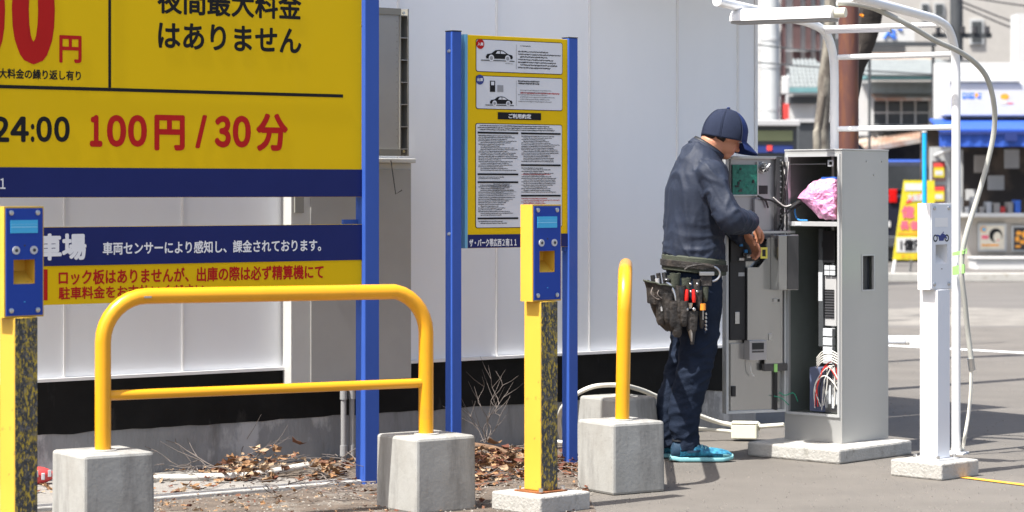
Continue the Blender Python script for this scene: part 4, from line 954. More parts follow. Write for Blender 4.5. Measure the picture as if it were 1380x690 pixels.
# shoes
def shoe(x0, y0, yaw):
    e = bpy.data.objects.new('shoe', None); COL.objects.link(e); e.parent = pn; e.location = (x0, y0, 0); e.rotation_euler = (0, 0, math.radians(yaw))
    prof = [(0, .022, .022, .070), (.012, .034, .020, .095), (.04, .039, .020, .105), (.08, .040, .026, .102), (.12, .041, .026, .083), (.16, .046, .026, .068), (.20, .050, .022, .066), (.24, .046, .022, .060), (.268, .034, .024, .052), (.285, .016, .028, .040)]
    def sec(x, hw, z0_, z1_): return [Vector((x, hw*math.copysign(abs(math.cos(a))**.75, math.cos(a))*(1-.25*max(0, math.sin(a))), (z0_+z1_)/2+(z1_-z0_)/2*math.copysign(abs(math.sin(a))**.8, math.sin(a)))) for a in [2*math.pi*k/20 for k in range(20)]]
    MB().loft([sec(*q_) for q_ in prof]).build('upper', 'shoe_blue', e, smooth=True)
    rings = [[Vector((x, (hw+.003)*math.cos(a), .0135+.0125*math.copysign(abs(math.sin(a))**.5, math.sin(a))+(.010 if x > .25 else 0)*(x-.25)/.04+(.006 if x < .03 else 0))) for a in [2*math.pi*k/20 for k in range(20)]] for x, hw, _, _ in [(-.006, .018, 0, 0)]+prof+[(.292, .014, 0, 0)]]
    MB().loft(rings).build('sole', 'shoe_sole', e, smooth=True)
    MB().loft([sec(x, hw+.0015, z0_, z1_+.0015) for x, hw, z0_, z1_ in prof[:3]]).build('heel_counter', 'shoe_dark', e, smooth=True)
    MB().loft([sec(x, hw+.0012, z0_, z1_-.006) for x, hw, z0_, z1_ in prof[7:]]).build('toe_guard', 'shoe_sole', e, smooth=True)
    MB().box(.075, .20, -.022, .022, .0, .004).build('tongue', 'shoe_dark', e, .002, loc=(0, 0, .108), rot=(0, math.radians(17), 0))
    for k in range(5): tube('lace', 'shoe_sole', e, [(.105+.018*k, -.032, .080-.006*k), (.112+.018*k, 0, .091-.006*k), (.105+.018*k, .032, .080-.006*k)], .003, 6)
    tube('ankle_opening', 'jacket_trim', e, [(.04, 0, .098), (.04, 0, .108)], [.036, .034], 16)
    MB().loft([[Vector((x, s_, z)) for x, z in ((.07, .045), (.13, .05), (.135, .058), (.075, .056))] for s_ in (-.0465, -.040)]).build('side_stripe', 'shoe_dark', e)
    return e
shoe(-.125, -.085, -4); shoe(-.185, .085, 6)
# tool belt with pouches
tb = bpy.data.objects.new('tool_belt', None); COL.objects.link(tb); tb.parent = pn
def belt_ring(z, g, n=40): return [Vector(((.134+g)*math.cos(a), (.172+g)*math.sin(a), z-.20*(.134+g)*math.cos(a)*.5)) for a in [2*math.pi*k/n for k in range(n)]]
MB().loft([belt_ring(.885, .010), belt_ring(.890, .018), belt_ring(.955, .018), belt_ring(.962, .010)], cap=False).build('belt_pad', 'belt_olive', tb, smooth=True)
MB().loft([belt_ring(.905, .019), belt_ring(.907, .025), belt_ring(.935, .025), belt_ring(.937, .019)], cap=False).build('belt_strap', 'leather', tb, smooth=True)
def pouch(name, px, py, w_, h_, d_, y, m_, top=True, taper=.75, rzz=0):
    c = mp(px, py, y); rings = []
    for j in range(8):
        t = j/7; s_ = taper+(1-taper)*t; s_ *= (.6 if j == 0 else 1); rings.append([c+Vector((w_/2*s_*math.copysign(abs(math.cos(a))**.7, math.cos(a)), d_/2*s_*math.copysign(abs(math.sin(a))**.7, math.sin(a)), -h_+h_*t+.004*noise.noise(Vector((a*2, t*4, px))))) for a in [2*math.pi*k/20 for k in range(20)]])
    inner = [[c+(q_-c)*.86 if True else q_ for q_ in rings[-1]]]; inner2 = [[Vector((q_.x, q_.y, q_.z-h_*.6)) for q_ in inner[0]]]
    return MB().loft(rings+inner+inner2, cap=True).build(name, m_, tb, smooth=True)
bag = MB(); rings = []
for j in range(11):
    t = j/10; c = mp(899-15*t**.8, 443-62*t, -.135); wx = .034+.052*t**.55; wy = .035+.048*t**.6
    rings.append([c+Vector((wx*math.cos(a)*(1+.10*noise.noise(Vector((a*1.5, t*3, 1)))), wy*math.sin(a)*(1+.1*noise.noise(Vector((a, t*3, 7)))), (.018*math.cos(a)*-1 if j > 6 else 0)+.006*noise.noise(Vector((a*3, t*6, 3))))) for a in [2*math.pi*k/28 for k in range(28)]])
top = rings[-1]; cc = sum(top, Vector())/28; rings += [[cc+(q_-cc)*.88 for q_ in top], [cc+(q_-cc)*.80-Vector((0, 0, .10)) for q_ in top]]
bag.loft(rings).build('bucket_bag', 'leather', tb, smooth=True)
tube('bag_rim', 'belt_olive', tb, [q_ for q_ in top]+[top[0]], .004, 8)
for (px, py, w_, h_, d_, y, m_) in ((906, 382, .05, .16, .05, -.21, 'leather'), (921, 416, .060, .10, .035, -.215, 'leather'), (897, 402, .055, .13, .05, -.205, 'leather'), (935, 405, .028, .12, .03, -.20, 'leather'), (914, 372, .045, .10, .035, -.205, 'belt_olive'), (928, 374, .035, .11, .03, -.21, 'leather'), (890, 392, .05, .14, .05, -.20, 'leather'), (882, 398, .055, .13, .06, -.17, 'leather'), (910, 402, .04, .12, .045, -.222, 'leather'), (902, 422, .055, .10, .05, -.20, 'leather'), (931, 388, .03, .09, .03, -.215, 'leather'), (940, 384, .03, .07, .03, -.20, 'belt_olive'), (900, 366, .05, .08, .06, -.19, 'belt_olive')):
    pouch('pouch', px, py, w_, h_, d_, y, m_)
for px, py in ((918.5, 380), (927.5, 380), (927.5, 390), (919, 390)): v, f = ell(mp(px, py, -.232), (.006, .003, .006), 10, 6); MB().add(v, f).build('rivet', 'steel', tb, smooth=True)
for px in (913.5, 923): v, f = ell(mp(px, 413.5, -.236), (.0085, .005, .0085), 12, 8); MB().add(v, f).build('snap', 'steel', tb, smooth=True)
box('buckle', 'steel', tb, *(lambda a, b: (a.x, b.x, -.222, -.205, b.z, a.z))(mp(931, 364), mp(951, 369)), .002)
box('buckle_plate', 'leather', tb, *(lambda a, b: (a.x, b.x, -.214, -.20, b.z, a.z))(mp(933, 369), mp(948, 383)), .003)
tube('tool_ring', 'steel', tb, [mp(948+12*math.cos(a), 367+10*math.sin(a), -.19) for a in [-1.6+3.0*k/12 for k in range(13)]], .0055, 8)
tube('strap_loop', 'leather', tb, curve_pts([mp(912, 361, -.21), mp(919, 357, -.215), (mp(935, 355, -.21)), mp(952, 358, -.19)], 4), .006, 8)
tube('ratchet_handle', 'steel', tb, curve_pts([mp(888, 378, -.19), mp(896, 386, -.2), mp(903, 410, -.215)], 4), .011, 12); v, f = ell(mp(889, 375, -.19), (.018, .018, .011)); MB().add(v, f).build('ratchet_head', 'steel_dark', tb, smooth=True)
tube('hammer_grip', 'black_plastic', tb, curve_pts([mp(905, 385, -.22), mp(907, 395, -.225), mp(909, 418, -.225)], 4), [.016]*5+[.012]*4, 12)
for k in range(2):
    a = mp(866+random.uniform(0, 14), 384+random.uniform(0, 10), -.20); tube('cord', 'twig', tb, curve_pts([a, a+Vector((random.uniform(-.02, .02), -.01, -.03)), a+Vector((random.uniform(-.01, .05), 0, -.055)), a+Vector((.05, 0, -.05))], 4), .0028, 6)
for q_, (hx_, hy_, m_) in enumerate(((872, 372, 'wire_black'), (879, 369, 'leather'), (886, 368, 'steel_dark'), (893, 372, 'belt_olive'), (876, 376, 'bg_grey'))):
    tube('tool_handle', m_, tb, [mp(hx_+6, hy_+40, -.15-.01*q_), mp(hx_, hy_-3, -.14-.012*q_)], [.008, .011], 10)
for k in range(5): tube('chain_link', 'steel', tb, [mp(939, 418+5*k, -.225), mp(940, 421+5*k, -.225)], .005, 8)
tube('cutter_nose', 'steel', tb, [mp(919, 440, -.215), mp(921, 456, -.215)], [.014, .004], 8)
tube('cutter_blade', 'black_plastic', tb, [mp(923, 436, -.212), mp(922, 460, -.21)], [.016, .008], 8)
# pliers with red handles standing in the pouch
pw = Matrix.Translation((MX, MY, 0)) @ Matrix.Rotation(math.radians(6), 4, 'Z')
o = thing('pliers', 'pliers with red handles standing in the workman tool pouch', 'pliers', pw @ mp(918, 405, -.232), 6)
base = mp(918, 405, -.232)
for s_ in (-1, 1): tube('handle', 'plier_red', o, curve_pts([mp(918+s_*5.2, 404, -.232)-base, mp(918+s_*4.8, 396, -.234)-base, mp(918+s_*4.2, 387, -.232)-base], 4), [.0075, .0085, .0095, .0095, .009, .0085, .008, .0075, .006], 10)
tube('jaws', 'steel', o, [Vector((0, 0, -.025)), Vector((0, 0, .0))], [.008, .013], 10)
o = thing('tape_roll', 'orange grip of a screwdriver in the workman tool pouch', 'screwdriver', pw @ mp(935.5, 410, -.225), 6)
o.name = 'screwdriver'
tube('grip', 'orange_tape', o, [(0, 0, -.016), (0, 0, .014)], .0135, 14); tube('shaft', 'steel', o, [(0, 0, -.06), (0, 0, -.016)], .003, 8)
# ------------------------------------------------------------------ litter, twigs and leaves in the bed
random.seed(21)
def leaf_mesh(mb, c, s, rz, tilt, curl):
    """lobed, folded, curled dry leaf with an uneven outline"""
    R = Matrix.Rotation(rz, 4, 'Z') @ Matrix.Rotation(tilt, 4, 'X'); n = 9; asp = random.uniform(.45, .95); ph = random.random()*9; roll = curl*random.uniform(.8, 2.4); vs = []
    for k in range(n):
        a = 2*math.pi*k/n; r = (1 if k % 2 == 0 else random.uniform(.5, .8))*random.uniform(.75, 1.1); x = r*math.cos(a); y = r*math.sin(a)*asp
        z = roll*(y*y*1.1+.35*x*x)+.12*math.sin(3*a+ph); vs.append(Vector(c)+(R @ Vector((x*s, y*s*(1-.35*abs(roll)*.5), z*s))))
    vs.append(Vector(c)+(R @ Vector((0, 0, -.05*s))))
    mb.add(vs, [(k, (k+1) % n, n) for k in range(n)])
L_ = {k: MB() for k in ('leaf_tan', 'leaf_brown', 'leaf_red', 'leaf_pale')}
def scatter(n, t0, t1, n0, n1, smin, smax, pile=0, wts=(4, 4, 2, 2)):
    for _ in range(n):
        t = random.uniform(t0, t1); nn = random.uniform(n0, n1)
        if pile:
            u_ = (t-(t0+t1)/2)/(t1-t0)*2; v_ = (nn-(n0+n1)/2)/(n1-n0)*2; d = u_*u_+v_*v_
            if d > 1: continue
            z = random.random()*pile*(1-d)
        else: z = random.random()*.012
        wx, wy, _ = W(t, nn)
        if wx > .031*wy+.01: continue
        if noise.noise(Vector((t*3.1, nn*3.1, 0))) < -.12 and random.random() < .85: continue
        leaf_mesh(L_[random.choices(list(L_), wts)[0]], W(t, nn, z+.012), random.uniform(smin, smax), random.random()*6.3, random.gauss(0, .55), random.uniform(-.1, .5))
scatter(520, .60, 2.0, .12, 1.05, .012, .034, wts=(4, 4, 2, 3))
scatter(900, .62, 1.60, .35, 1.20, .010, .034, .11, wts=(4, 4, 3, 3))
scatter(500, 1.3, 1.95, .5, 1.5, .012, .032, .05, wts=(1, 4, 6, 1))
scatter(520, -.02, .66, .10, .66, .010, .036, .13, wts=(5, 3, 1, 5))
scatter(160, .2, .95, .7, 1.5, .008, .022); scatter(150, -.9, .1, .05, .75, .012, .035); scatter(60, .4, 1.6, .3, 1.3, .035, .055, .10)
scatter(420, -1.1, .35, .92, 1.9, .006, .017, wts=(4, 3, 1, 4)); scatter(70, -1.6, .35, .05, .8, .008, .02)
scatter(260, .3, 1.75, 1.2, 2.3, .007, .02, wts=(3, 4, 3, 2))
for k, mb in L_.items(): props(mb.build('leaf_litter', k, merge=False), kind='stuff', label={'leaf_tan': 'tan dry leaves strewn in the bed below the signs', 'leaf_brown': 'brown dry leaves strewn in the bed below the signs', 'leaf_red': 'reddish dry leaves strewn in the bed below the signs', 'leaf_pale': 'pale straw-coloured leaves strewn in the bed below the signs'}[k], cat='leaf litter')
gv = MB()
for _ in range(2600):
    t = random.uniform(-1.6, 1.95); nn = random.uniform(.86, 2.45); s_ = random.uniform(.002, .008); c = W(t, nn, .006)
    if c[0] > .033*c[1]: continue
    a = random.random()*6
    v = [(c[0]+s_*math.cos(a+i*2.09), c[1]+s_*math.sin(a+i*2.09), c[2]) for i in range(3)]+[(c[0], c[1], c[2]+s_*.8)]
    gv.add(v, [(0, 1, 3), (1, 2, 3), (2, 0, 3)])
props(gv.build('gravel', 'chip', merge=False), kind='stuff', label='pale grit and wood chips scattered over the soil bed', cat='gravel')
gr = MB()
for _ in range(2200):
    Z_ = 9.4+random.random()**1.6*9; X_ = random.uniform(.034*Z_, .23*Z_); s_ = random.uniform(.0018, .0065); a = random.random()*6
    v = [(X_+s_*math.cos(a+i*2.09), Z_+s_*math.sin(a+i*2.09), 0.0) for i in range(3)]+[(X_, Z_, s_*.9)]
    gr.add(v, [(0, 1, 3), (1, 2, 3), (2, 0, 3)])
props(gr.build('loose_grit', 'grit', merge=False), kind='stuff', label='small loose stones lying over the asphalt lot', cat='grit')
tw = MB()
for _ in range(260):
    t = random.uniform(-.2, 1.7); nn = random.uniform(.1, 1.6); c = Vector(W(t, nn, .015+random.random()*.05))
    if c.x > .031*c.y: continue
    a = random.random()*6.3; l = random.uniform(.03, .14); d = Vector((math.cos(a), math.sin(a), random.uniform(-.1, .35)))
    tw.tube([c, c+d*l*.5+Vector((0, 0, random.uniform(-.01, .01))), c+d*l], [.0028, .0022, .001], 5)
props(tw.build('twig_litter', 'twig', merge=False), kind='stuff', label='thin dry twigs strewn among the leaves in the bed', cat='twig litter')
# single large leaves
big_leaves = [((.28, .45, .10), .055, 1.2, .9, 'big curled tan leaf standing upright on the pile by the conduits', 'leaf_tan'),
    ((.12, .48, .06), .035, .5, .8, 'tan leaf standing on edge beside the white branch end', 'leaf_tan'),
    ((.42, .40, .12), .045, 2.2, .5, 'broad brown leaf lying on top of the pile by the conduits', 'leaf_brown'),
    ((-.62, .62, .012), .035, .3, .2, 'single dark brown leaf lying alone on the apron behind the kerb strip', 'leaf_brown'),
    ((1.05, .62, .11), .05, .8, .6, 'pale curled leaf on top of the heap beside the right-hand block', 'leaf_pale'),
    ((1.22, .80, .10), .045, 2.6, .3, 'tan leaf on the heap just left of the yellow bollard post', 'leaf_tan')]
for p, s_, a, tl_, lab, mm in big_leaves:
    mb = MB(); leaf_mesh(mb, (0, 0, s_*.5), s_, a, tl_, .35)
    o = mb.build('fallen_leaf', mm, loc=W(*p)); md = o.modifiers.new('thick', 'SOLIDIFY'); md.thickness = .001; props(o, lab, 'leaf')
# branches
def gp(px, py, h=.02): x, y = G(px, py, h); return Vector((x, y, h))
br = tube('fallen_branch', 'birch', None, curve_pts([gp(150, 651, .02), gp(208, 645, .02), gp(270, 643, .022), (gp(330, 641, .022)), gp(372, 635, .03), gp(415, 627, .045)], 4), [.016]*21, 10)
props(br, 'white-barked broken branch lying along the foot of the wall', 'branch')
lb_ = tube('fallen_branch', 'log_brown', None, curve_pts([gp(640, 600, .05), gp(668, 605, .05), gp(690, 614, .045), gp(712, 617, .04)], 4), .014, 10)
props(lb_, 'brown branch lying on the leaves between the block and the yellow bollard', 'branch')
def twig(lab, base, tips, r=.0035, col='twig', wob=.02):
    mb = MB()
    for tp in tips:
        a = Vector(base); b = Vector(tp); pts = []
        for k in range(7):
            s_ = k/6; p = a.lerp(b, s_); 
            if 0 < k < 6: p += Vector((random.gauss(0, wob), random.gauss(0, wob), random.gauss(0, wob*.5)))
            pts.append(p)
        mb.tube(curve_pts(pts, 3), [r*(1-.7*i/18) for i in range(19)], 6)
        for k in (2, 3, 4, 5):
            p = pts[k]; d = (b-a).normalized()+Vector((random.gauss(0, .5), random.gauss(0, .4), random.gauss(.1, .3))); mb.tube([p, p+d*.05, p+d*.09+Vector((0, 0, .01))], [r*.6, r*.4, r*.25], 5)
    return props(mb.build('bare_shrub', col, smooth=True, merge=False), lab, 'shrub')
def bush(lab, px, py, h0, tips, Zoff=0, **k):
    b = gp(px, py, h0); return twig(lab, b, [P3(x, y, b.y+dz) for x, y, dz in tips], **{**dict(r=.0024), **k})
bush('bare budding twigs rising from the leaf heap between the rules sign posts', 655, 596, .05, [(658, 492, .1), (685, 528, .05), (650, 508, -.05), (624, 545, .05), (668, 500, .12), (633, 560, -.1)])
bush('bare twigs standing beside the left post of the rules sign', 590, 590, .05, [(585, 512, .0), (626, 490, .1), (574, 545, 0), (600, 540, .1)])
bush('bare drooping twigs hanging beside the conduits under the cabinet', 462, 600, .05, [(418, 530, .0), (440, 528, .05), (452, 575, 0), (424, 570, -.05)])
bush('thin dry twig standing alone against the black plinth', 327, 625, .02, [(329, 542, .1)], wob=.008)
bush('tangle of dry twigs lying along the footing behind the branch', 300, 634, .02, [(200, 580, .1), (205, 612, 0), (420, 620, .1), (395, 590, .15), (255, 640, -.1), (365, 635, 0)], r=.003)
# snack packet behind the left block
mb = MB(); rs_ = []
for i in range(9):
    u_ = i/8; rs_.append([Vector(((u_-.5)*.16, (.035*math.sin(math.pi*u_))*math.cos(a)*1.0, .045+(.035*math.sin(math.pi*u_)+.004)*math.sin(a))) for a in [k*math.pi/6 for k in range(12)]])
pk = thing('snack_packet', 'crumpled red and white packet behind the left concrete block', 'packet', (*G(52, 655)[:2], 0), 20)
mb.loft(rs_).build('bag', 'bag_red', pk, smooth=True)
for k in range(4):
    box('white_patch', 'label_white', pk, -.05+.028*k, -.035+.028*k, -.045+.004*abs(k-1.5), -.036, .03+.012*(k % 2), .06+.012*(k % 2), .003)

# ------------------------------------------------------------------ street side: shop and houses
def bgrange(x0, x1, y0, y1, Z): a = P3(x0, y1, Z); b = P3(x1, y0, Z); return a.x, b.x, a.z, b.z
def bgbox(name, m, par, x0, x1, y0, y1, Z, d0, d1, bev=0, zmin=None):
    a, b, c, d = bgrange(x0, x1, y0, y1, Z)
    if zmin is not None: c = zmin
    return box(name, m, par, a, b, d0, d1, c, d, bev)
ZS = 37.4
sh = thing('corner_shop', 'white shop with blue awning, dark open front and serving counter', 'shop', (0, ZS, 0))
bgbox('counter_wall', 'counter', sh, 1288, 1560, 290, 372, ZS, 0, .3, zmin=0)
bgbox('counter_top', 'bg_white', sh, 1286, 1560, 287, 292, ZS, -.25, .35)
bgbox('side_wall', 'bg_white', sh, 1276, 1289, 150, 372, ZS, -.02, .35, zmin=.0)
bgbox('fascia_wall', 'bg_white', sh, 1264, 1560, 84, 164, ZS, 0, .4)
bgbox('sign_board', 'bg_white', sh, 1268, 1540, 112, 157, ZS, -.22, -.005, .02)
bgbox('sign_frame', 'frame_grey', sh, 1276, 1370, 109.2, 111.6, ZS, -.26, -.0); bgbox('sign_frame', 'slate', sh, 1276, 1540, 157.3, 159, ZS, -.2, -.001)
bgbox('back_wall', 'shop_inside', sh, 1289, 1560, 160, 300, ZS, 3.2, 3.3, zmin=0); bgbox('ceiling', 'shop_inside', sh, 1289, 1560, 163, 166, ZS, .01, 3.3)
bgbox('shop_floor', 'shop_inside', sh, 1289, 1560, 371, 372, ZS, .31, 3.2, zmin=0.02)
# awning (sloping sheet with valance)
a, b, _, zt_ = bgrange(1252, 1560, 160, 200, ZS); zl = P3(0, 178, ZS).z; zv = P3(0, 199, ZS).z
aw = MB().add([(a, -.02, zt_+.0), (b, -.02, zt_), (b, -.9, zl+.02), (a, -.9, zl+.02), (a, -.02, zt_-.03), (b, -.02, zt_-.03), (b, -.9, zl-.01), (a, -.9, zl-.01)], [(0, 1, 2, 3), (7, 6, 5, 4), (0, 3, 7, 4), (1, 5, 6, 2), (3, 2, 6, 7)])
ao = thing('blue_awning', 'blue fabric awning with scalloped valance over the shop front', 'awning', (0, ZS, 0))
aw.build('awning_sheet', 'awning_blue', ao)
vl = MB(); n = 40
for k in range(n):
    x0_ = a+(b-a)*k/n; x1_ = a+(b-a)*(k+1)/n; dy = .02*(k % 2)
    vl.add([(x0_, -.905-dy, zl-.012), (x1_, -.905-.02+dy, zl-.012), (x1_, -.90-.02+dy, zv), (x0_, -.90-dy, zv)], [(0, 1, 2, 3)])
o = vl.build('valance', 'awning_blue', ao); md = o.modifiers.new('t', 'SOLIDIFY'); md.thickness = .01
box('front_bar', 'awning_dark', ao, a, b, -.95, -.91+.0, zl-.06, zl-.015)
for px in (1345,): bgbox('joint_cover', 'awning_dark', ao, px-8, px+8, 180, 192, ZS, -.99, -.955)
tube('strut', 'frame_grey', ao, [(P3(1256, 0, ZS).x, 0, P3(0, 212, ZS).z), (P3(1279, 0, ZS).x, -.5, P3(0, 199, ZS).z)], .03, 8)
# shop sign print
def bgl(par, body, m, x0, x1, y0, y1, Z, yloc, w=.02):
    a, b, c, d = bgrange(x0, x1, y0, y1, Z); return lettering(body, m, par, a, b, c, d, yloc, w)
def blob(par, name, m, cx, cy, rx, ry, Z, yloc, n=14):
    c = P3(cx, cy, Z); MB().disc((c.x, yloc, c.z), rx*Z/F, n, r2=ry*Z/F).build(name, m, par)
for k, (cx, w_, h_) in enumerate(((1296, 2.6, 4.5), (1302, 2.2, 4), (1307, 2.4, 4.5), (1316, 2.2, 4.2))):
    bgbox('logo_stroke', 'print_blue', sh, cx-w_, cx+w_, 130-h_, 130+h_-1, ZS, -.226, -.2205); bgbox('logo_gap', 'bg_white', sh, cx-w_*.4, cx+w_*.5, 129-h_*.4, 129+h_*.3, ZS, -.228, -.2262)
blob(sh, 'logo_dot', 'print_orange', 1312.5, 129, 2.4, 2.8, ZS, -.2265)
blob(sh, 'emblem_cap', 'print_orange', 1350, 131, 6, 4, ZS, -.224); blob(sh, 'emblem_face', 'poster_cream', 1349, 138, 4, 4, ZS, -.2235); blob(sh, 'emblem_mark', 'print_pink', 1357.5, 140, 4.5, 1, ZS, -.224)
# stock and papers inside the shop
random.seed(8)
for k in range(9):
    x = 1292+k*9.6; w_ = random.uniform(5, 9); h_ = random.uniform(8, 22); z_b = 287
    bgbox('goods_box', random.choice(['print_blue', 'bg_white', 'bg_red' if False else 'print_red', 'counter', 'bg_dark', 'print_blue']), sh, x, x+w_, z_b-h_, z_b, ZS, .05, .3, .01)
for x0, x1, y0, y1, m_ in ((1349, 1371, 236, 256, 'bg_white'), (1330, 1350, 208, 232, 'counter'), (1293, 1305, 204, 217, 'print_red'), (1372, 1392, 200, 226, 'bg_white'), (1308, 1314, 200, 287, 'frame_grey'), (1294, 1304, 220, 287, 'frame_grey'), (1318, 1332, 255, 270, 'bg_white')):
    bgbox('notice' if y1-y0 < 60 else 'door_jamb', m_, sh, x0, x1, y0, y1, ZS, 1.0, 1.04)
# framed posters on the counter, white bench
p1 = thing('framed_poster', 'framed poster of a dark-haired person on the counter front, left one', 'poster', (0, ZS, 0))
bgbox('frame', 'frame_grey', p1, 1317, 1355.5, 301, 339, ZS, -.05, -.005, .005); bgbox('sheet', 'poster_cream', p1, 1320, 1352.5, 304, 336, ZS, -.056, -.0505)
blob(p1, 'hair_print', 'black_print', 1341, 317, 9, 9.5, ZS, -.058); blob(p1, 'face_print', 'print_skin' if False else 'poster_cream', 1343, 319.5, 5.5, 7, ZS, -.0595); blob(p1, 'accent_print', 'print_orange', 1324.5, 309, 4, 4, ZS, -.0575); blob(p1, 'accent_print', 'lcd_blue', 1325, 309, 2.6, 2.6, ZS, -.059); blob(p1, 'lip_print', 'print_red', 1344, 323.5, 1.6, .8, ZS, -.0605)
bgbox('caption_print', 'print_orange', p1, 1322, 1345, 329, 331.5, ZS, -.0575, -.0565); bgbox('caption_print', 'print_pink', p1, 1322, 1331, 317, 322, ZS, -.0575, -.0565)
p2 = thing('framed_poster', 'framed orange and black poster on the counter front at the right edge', 'poster', (0, ZS, 0))
bgbox('frame', 'frame_grey', p2, 1362.5, 1401, 304, 339, ZS, -.05, -.005, .005); bgbox('sheet', 'bg_dark', p2, 1365, 1398, 306.5, 336.5, ZS, -.056, -.0505)
for cx, cy, rx, ry in ((1372, 314, 4, 3), (1370, 322, 3, 4), (1377, 326, 4, 3), (1371, 332, 4, 2), (1379, 316, 3, 5)): blob(p2, 'flame_print', 'print_orange', cx, cy, rx, ry, ZS, -.058)
bn = thing('white_bench', 'long white box bench below the posters on the shop front', 'bench', (0, ZS-.5, 0))
bgbox('seat', 'bg_white', bn, 1308, 1480, 348, 366, ZS-.5, -.4, .2, .03); bgbox('plinth', 'counter', bn, 1300, 1480, 367, 378, ZS-.5, -.2, .2, zmin=0)
bgbox('bench_lip', 'bg_white', bn, 1306, 1480, 346, 348, ZS-.5, -.43, .22)

# banner board
ab = thing('banner_sign', 'slanted yellow banner sign with red lettering on white legs', 'banner', (0, 35.2, 0))
q0 = [P3(1218, 243, 35.2), P3(1259, 243, 35.2), P3(1259, 350, 35.2), P3(1203, 350, 35.2)]
MB().poly([(p.x, p.z) for p in q0], -.02, .03).build('board', 'print_yellow', ab)
def ablob(body, m, x0, x1, y0, y1, w=.03, yy=-.03): bgl(ab, body, m, x0, x1, y0, y1, 35.2, yy, w)
q1 = [P3(1222, 269, 35.2), P3(1246, 258, 35.2), P3(1246, 266, 35.2), P3(1220, 275, 35.2)]; MB().poly([(p.x, p.z) for p in q1], -.026).build('red_flash', 'print_red', ab)
ablob('大抽選', 'bg_white', 1222, 1245, 261, 271, yy=-.030)
bgbox('white_band', 'bg_white', ab, 1219, 1243, 247, 257, 35.2, -.026, -.021)
ablob('億', 'print_pink', 1214, 1232, 277, 294); ablob('億', 'print_pink', 1236, 1250, 279, 292); ablob('長者', 'print_pink', 1212, 1238, 297, 310)
bgbox('white_band', 'bg_white', ab, 1208, 1250, 320, 340, 35.2, -.026, -.0205); ablob('1億円', 'black_print', 1213, 1244, 322, 338, w=.03, yy=-.031); bgbox('orange_band', 'print_orange', ab, 1210, 1250, 313, 316, 35.2, -.026, -.0205)
ablob('チャンス', 'print_orange', 1213, 1246, 342.5, 348, yy=-.03)
for a_, b_ in (((1206, 350), (1201, 377)), ((1252, 350), (1255, 377))): tube('leg', 'bg_white', ab, [P3(*a_, 35.2)-Vector((0, 35.2, 0)), Vector((P3(*b_, 35.2).x, -.1, 0.02))], .022, 8)
tube('cross_foot', 'bg_white', ab, [Vector((P3(1200, 375, 35.2).x, -.1, .03)), Vector((P3(1240, 375, 35.2).x, -.1, .03))], .022, 8)
tube('cross_foot', 'frame_grey', ab, [Vector((P3(1212, 372, 35.2).x, .3, .03)), Vector((P3(1236, 372, 35.2).x, .3, .03))], .05, 8)
tube('stay', 'frame_grey', ab, [Vector((P3(1230, 340, 35.2).x, .05, .4)), Vector((P3(1230, 372, 35.2).x, .3, .05))], .02, 8)
pb = thing('blue_pole', 'thin bright blue pole standing behind the white bollard', 'pole', (P3(1246, 0, 20).x, 20, 0))
tube('shaft', 'sky_blue_pole', pb, [(0, 0, 0), (0, 0, 1.75)], .019, 12); cyl('cap', 'frame_grey', pb, (0, 0, 1.765), 'z', .022, .03); cyl('foot', 'frame_grey', pb, (0, 0, .02), 'z', .12, .04)
# posters on the shop's left pillar
for k, (y0, y1) in enumerate(((217, 244), (249, 276))):
    pp_ = thing('pillar_poster', ['upper', 'lower'][k]+' yellow and brown poster beside the banner sign', 'poster', (0, ZS-.1, 0))
    bgbox('sheet', 'bg_mauve', pp_, 1256, 1274, y0, y1, ZS-.1, -.02, 0); bgbox('yellow_print', 'print_yellow', pp_, 1258, 1272, y0+6, y0+22, ZS-.1, -.024, -.0205)
    bgbox('red_print', 'print_red', pp_, 1258, 1272, y0+3, y0+8, ZS-.1, -.027, -.0245); bgbox('white_print', 'bg_white', pp_, 1260, 1270, y0+13, y0+19, ZS-.1, -.0275, -.0245)
pl_ = thing('shop_pillar', 'dark narrow pillar at the left end of the shop front', 'pillar', (0, ZS, 0)); bgbox('shaft', 'frame_grey', pl_, 1254, 1278, 198, 372, ZS, -.08, .1, zmin=0)
# kei van
vn = thing('parked_van', 'dark parked van with a red tail lamp beside the shop', 'van', (P3(1206, 0, 44).x, 44, 0))
s_ = 44/F
def vb(name, m, x0, x1, y0, y1, d0, d1, bev=.03, zmin=None):
    a = P3(x0, y1, 44); b = P3(x1, y0, 44); ox = P3(1206, 0, 44).x; return box(name, m, vn, a.x-ox, b.x-ox, d0, d1, a.z if zmin is None else zmin, b.z, bev)
vb('body', 'car_dark', 1150, 1253, 262, 343, 0, 3.2, .06, .25); vb('cabin', 'car_dark', 1152, 1251, 216, 262, .25, 3.1, .10)
vb('rear_window', 'glass_dark', 1160, 1243, 224, 256, .22, .249, .0); vb('roof_rack', 'awning_blue', 1156, 1248, 215, 220, .3, 2.8, .04)
vb('tail_light', 'tail_red', 1198, 1208.5, 255, 273, -.04, .0, .01); vb('bumper', 'slate', 1152, 1251, 318, 334, -.08, -.001, .03)
vb('number_plate', 'bg_white', 1186, 1200, 298, 306, -.02, -.001, .0)
for px in (1160, 1240): cyl('wheel', 'tyre', vn, (P3(px, 0, 44).x-P3(1206, 0, 44).x, .7, .29), 'x', .28, .2, 20)
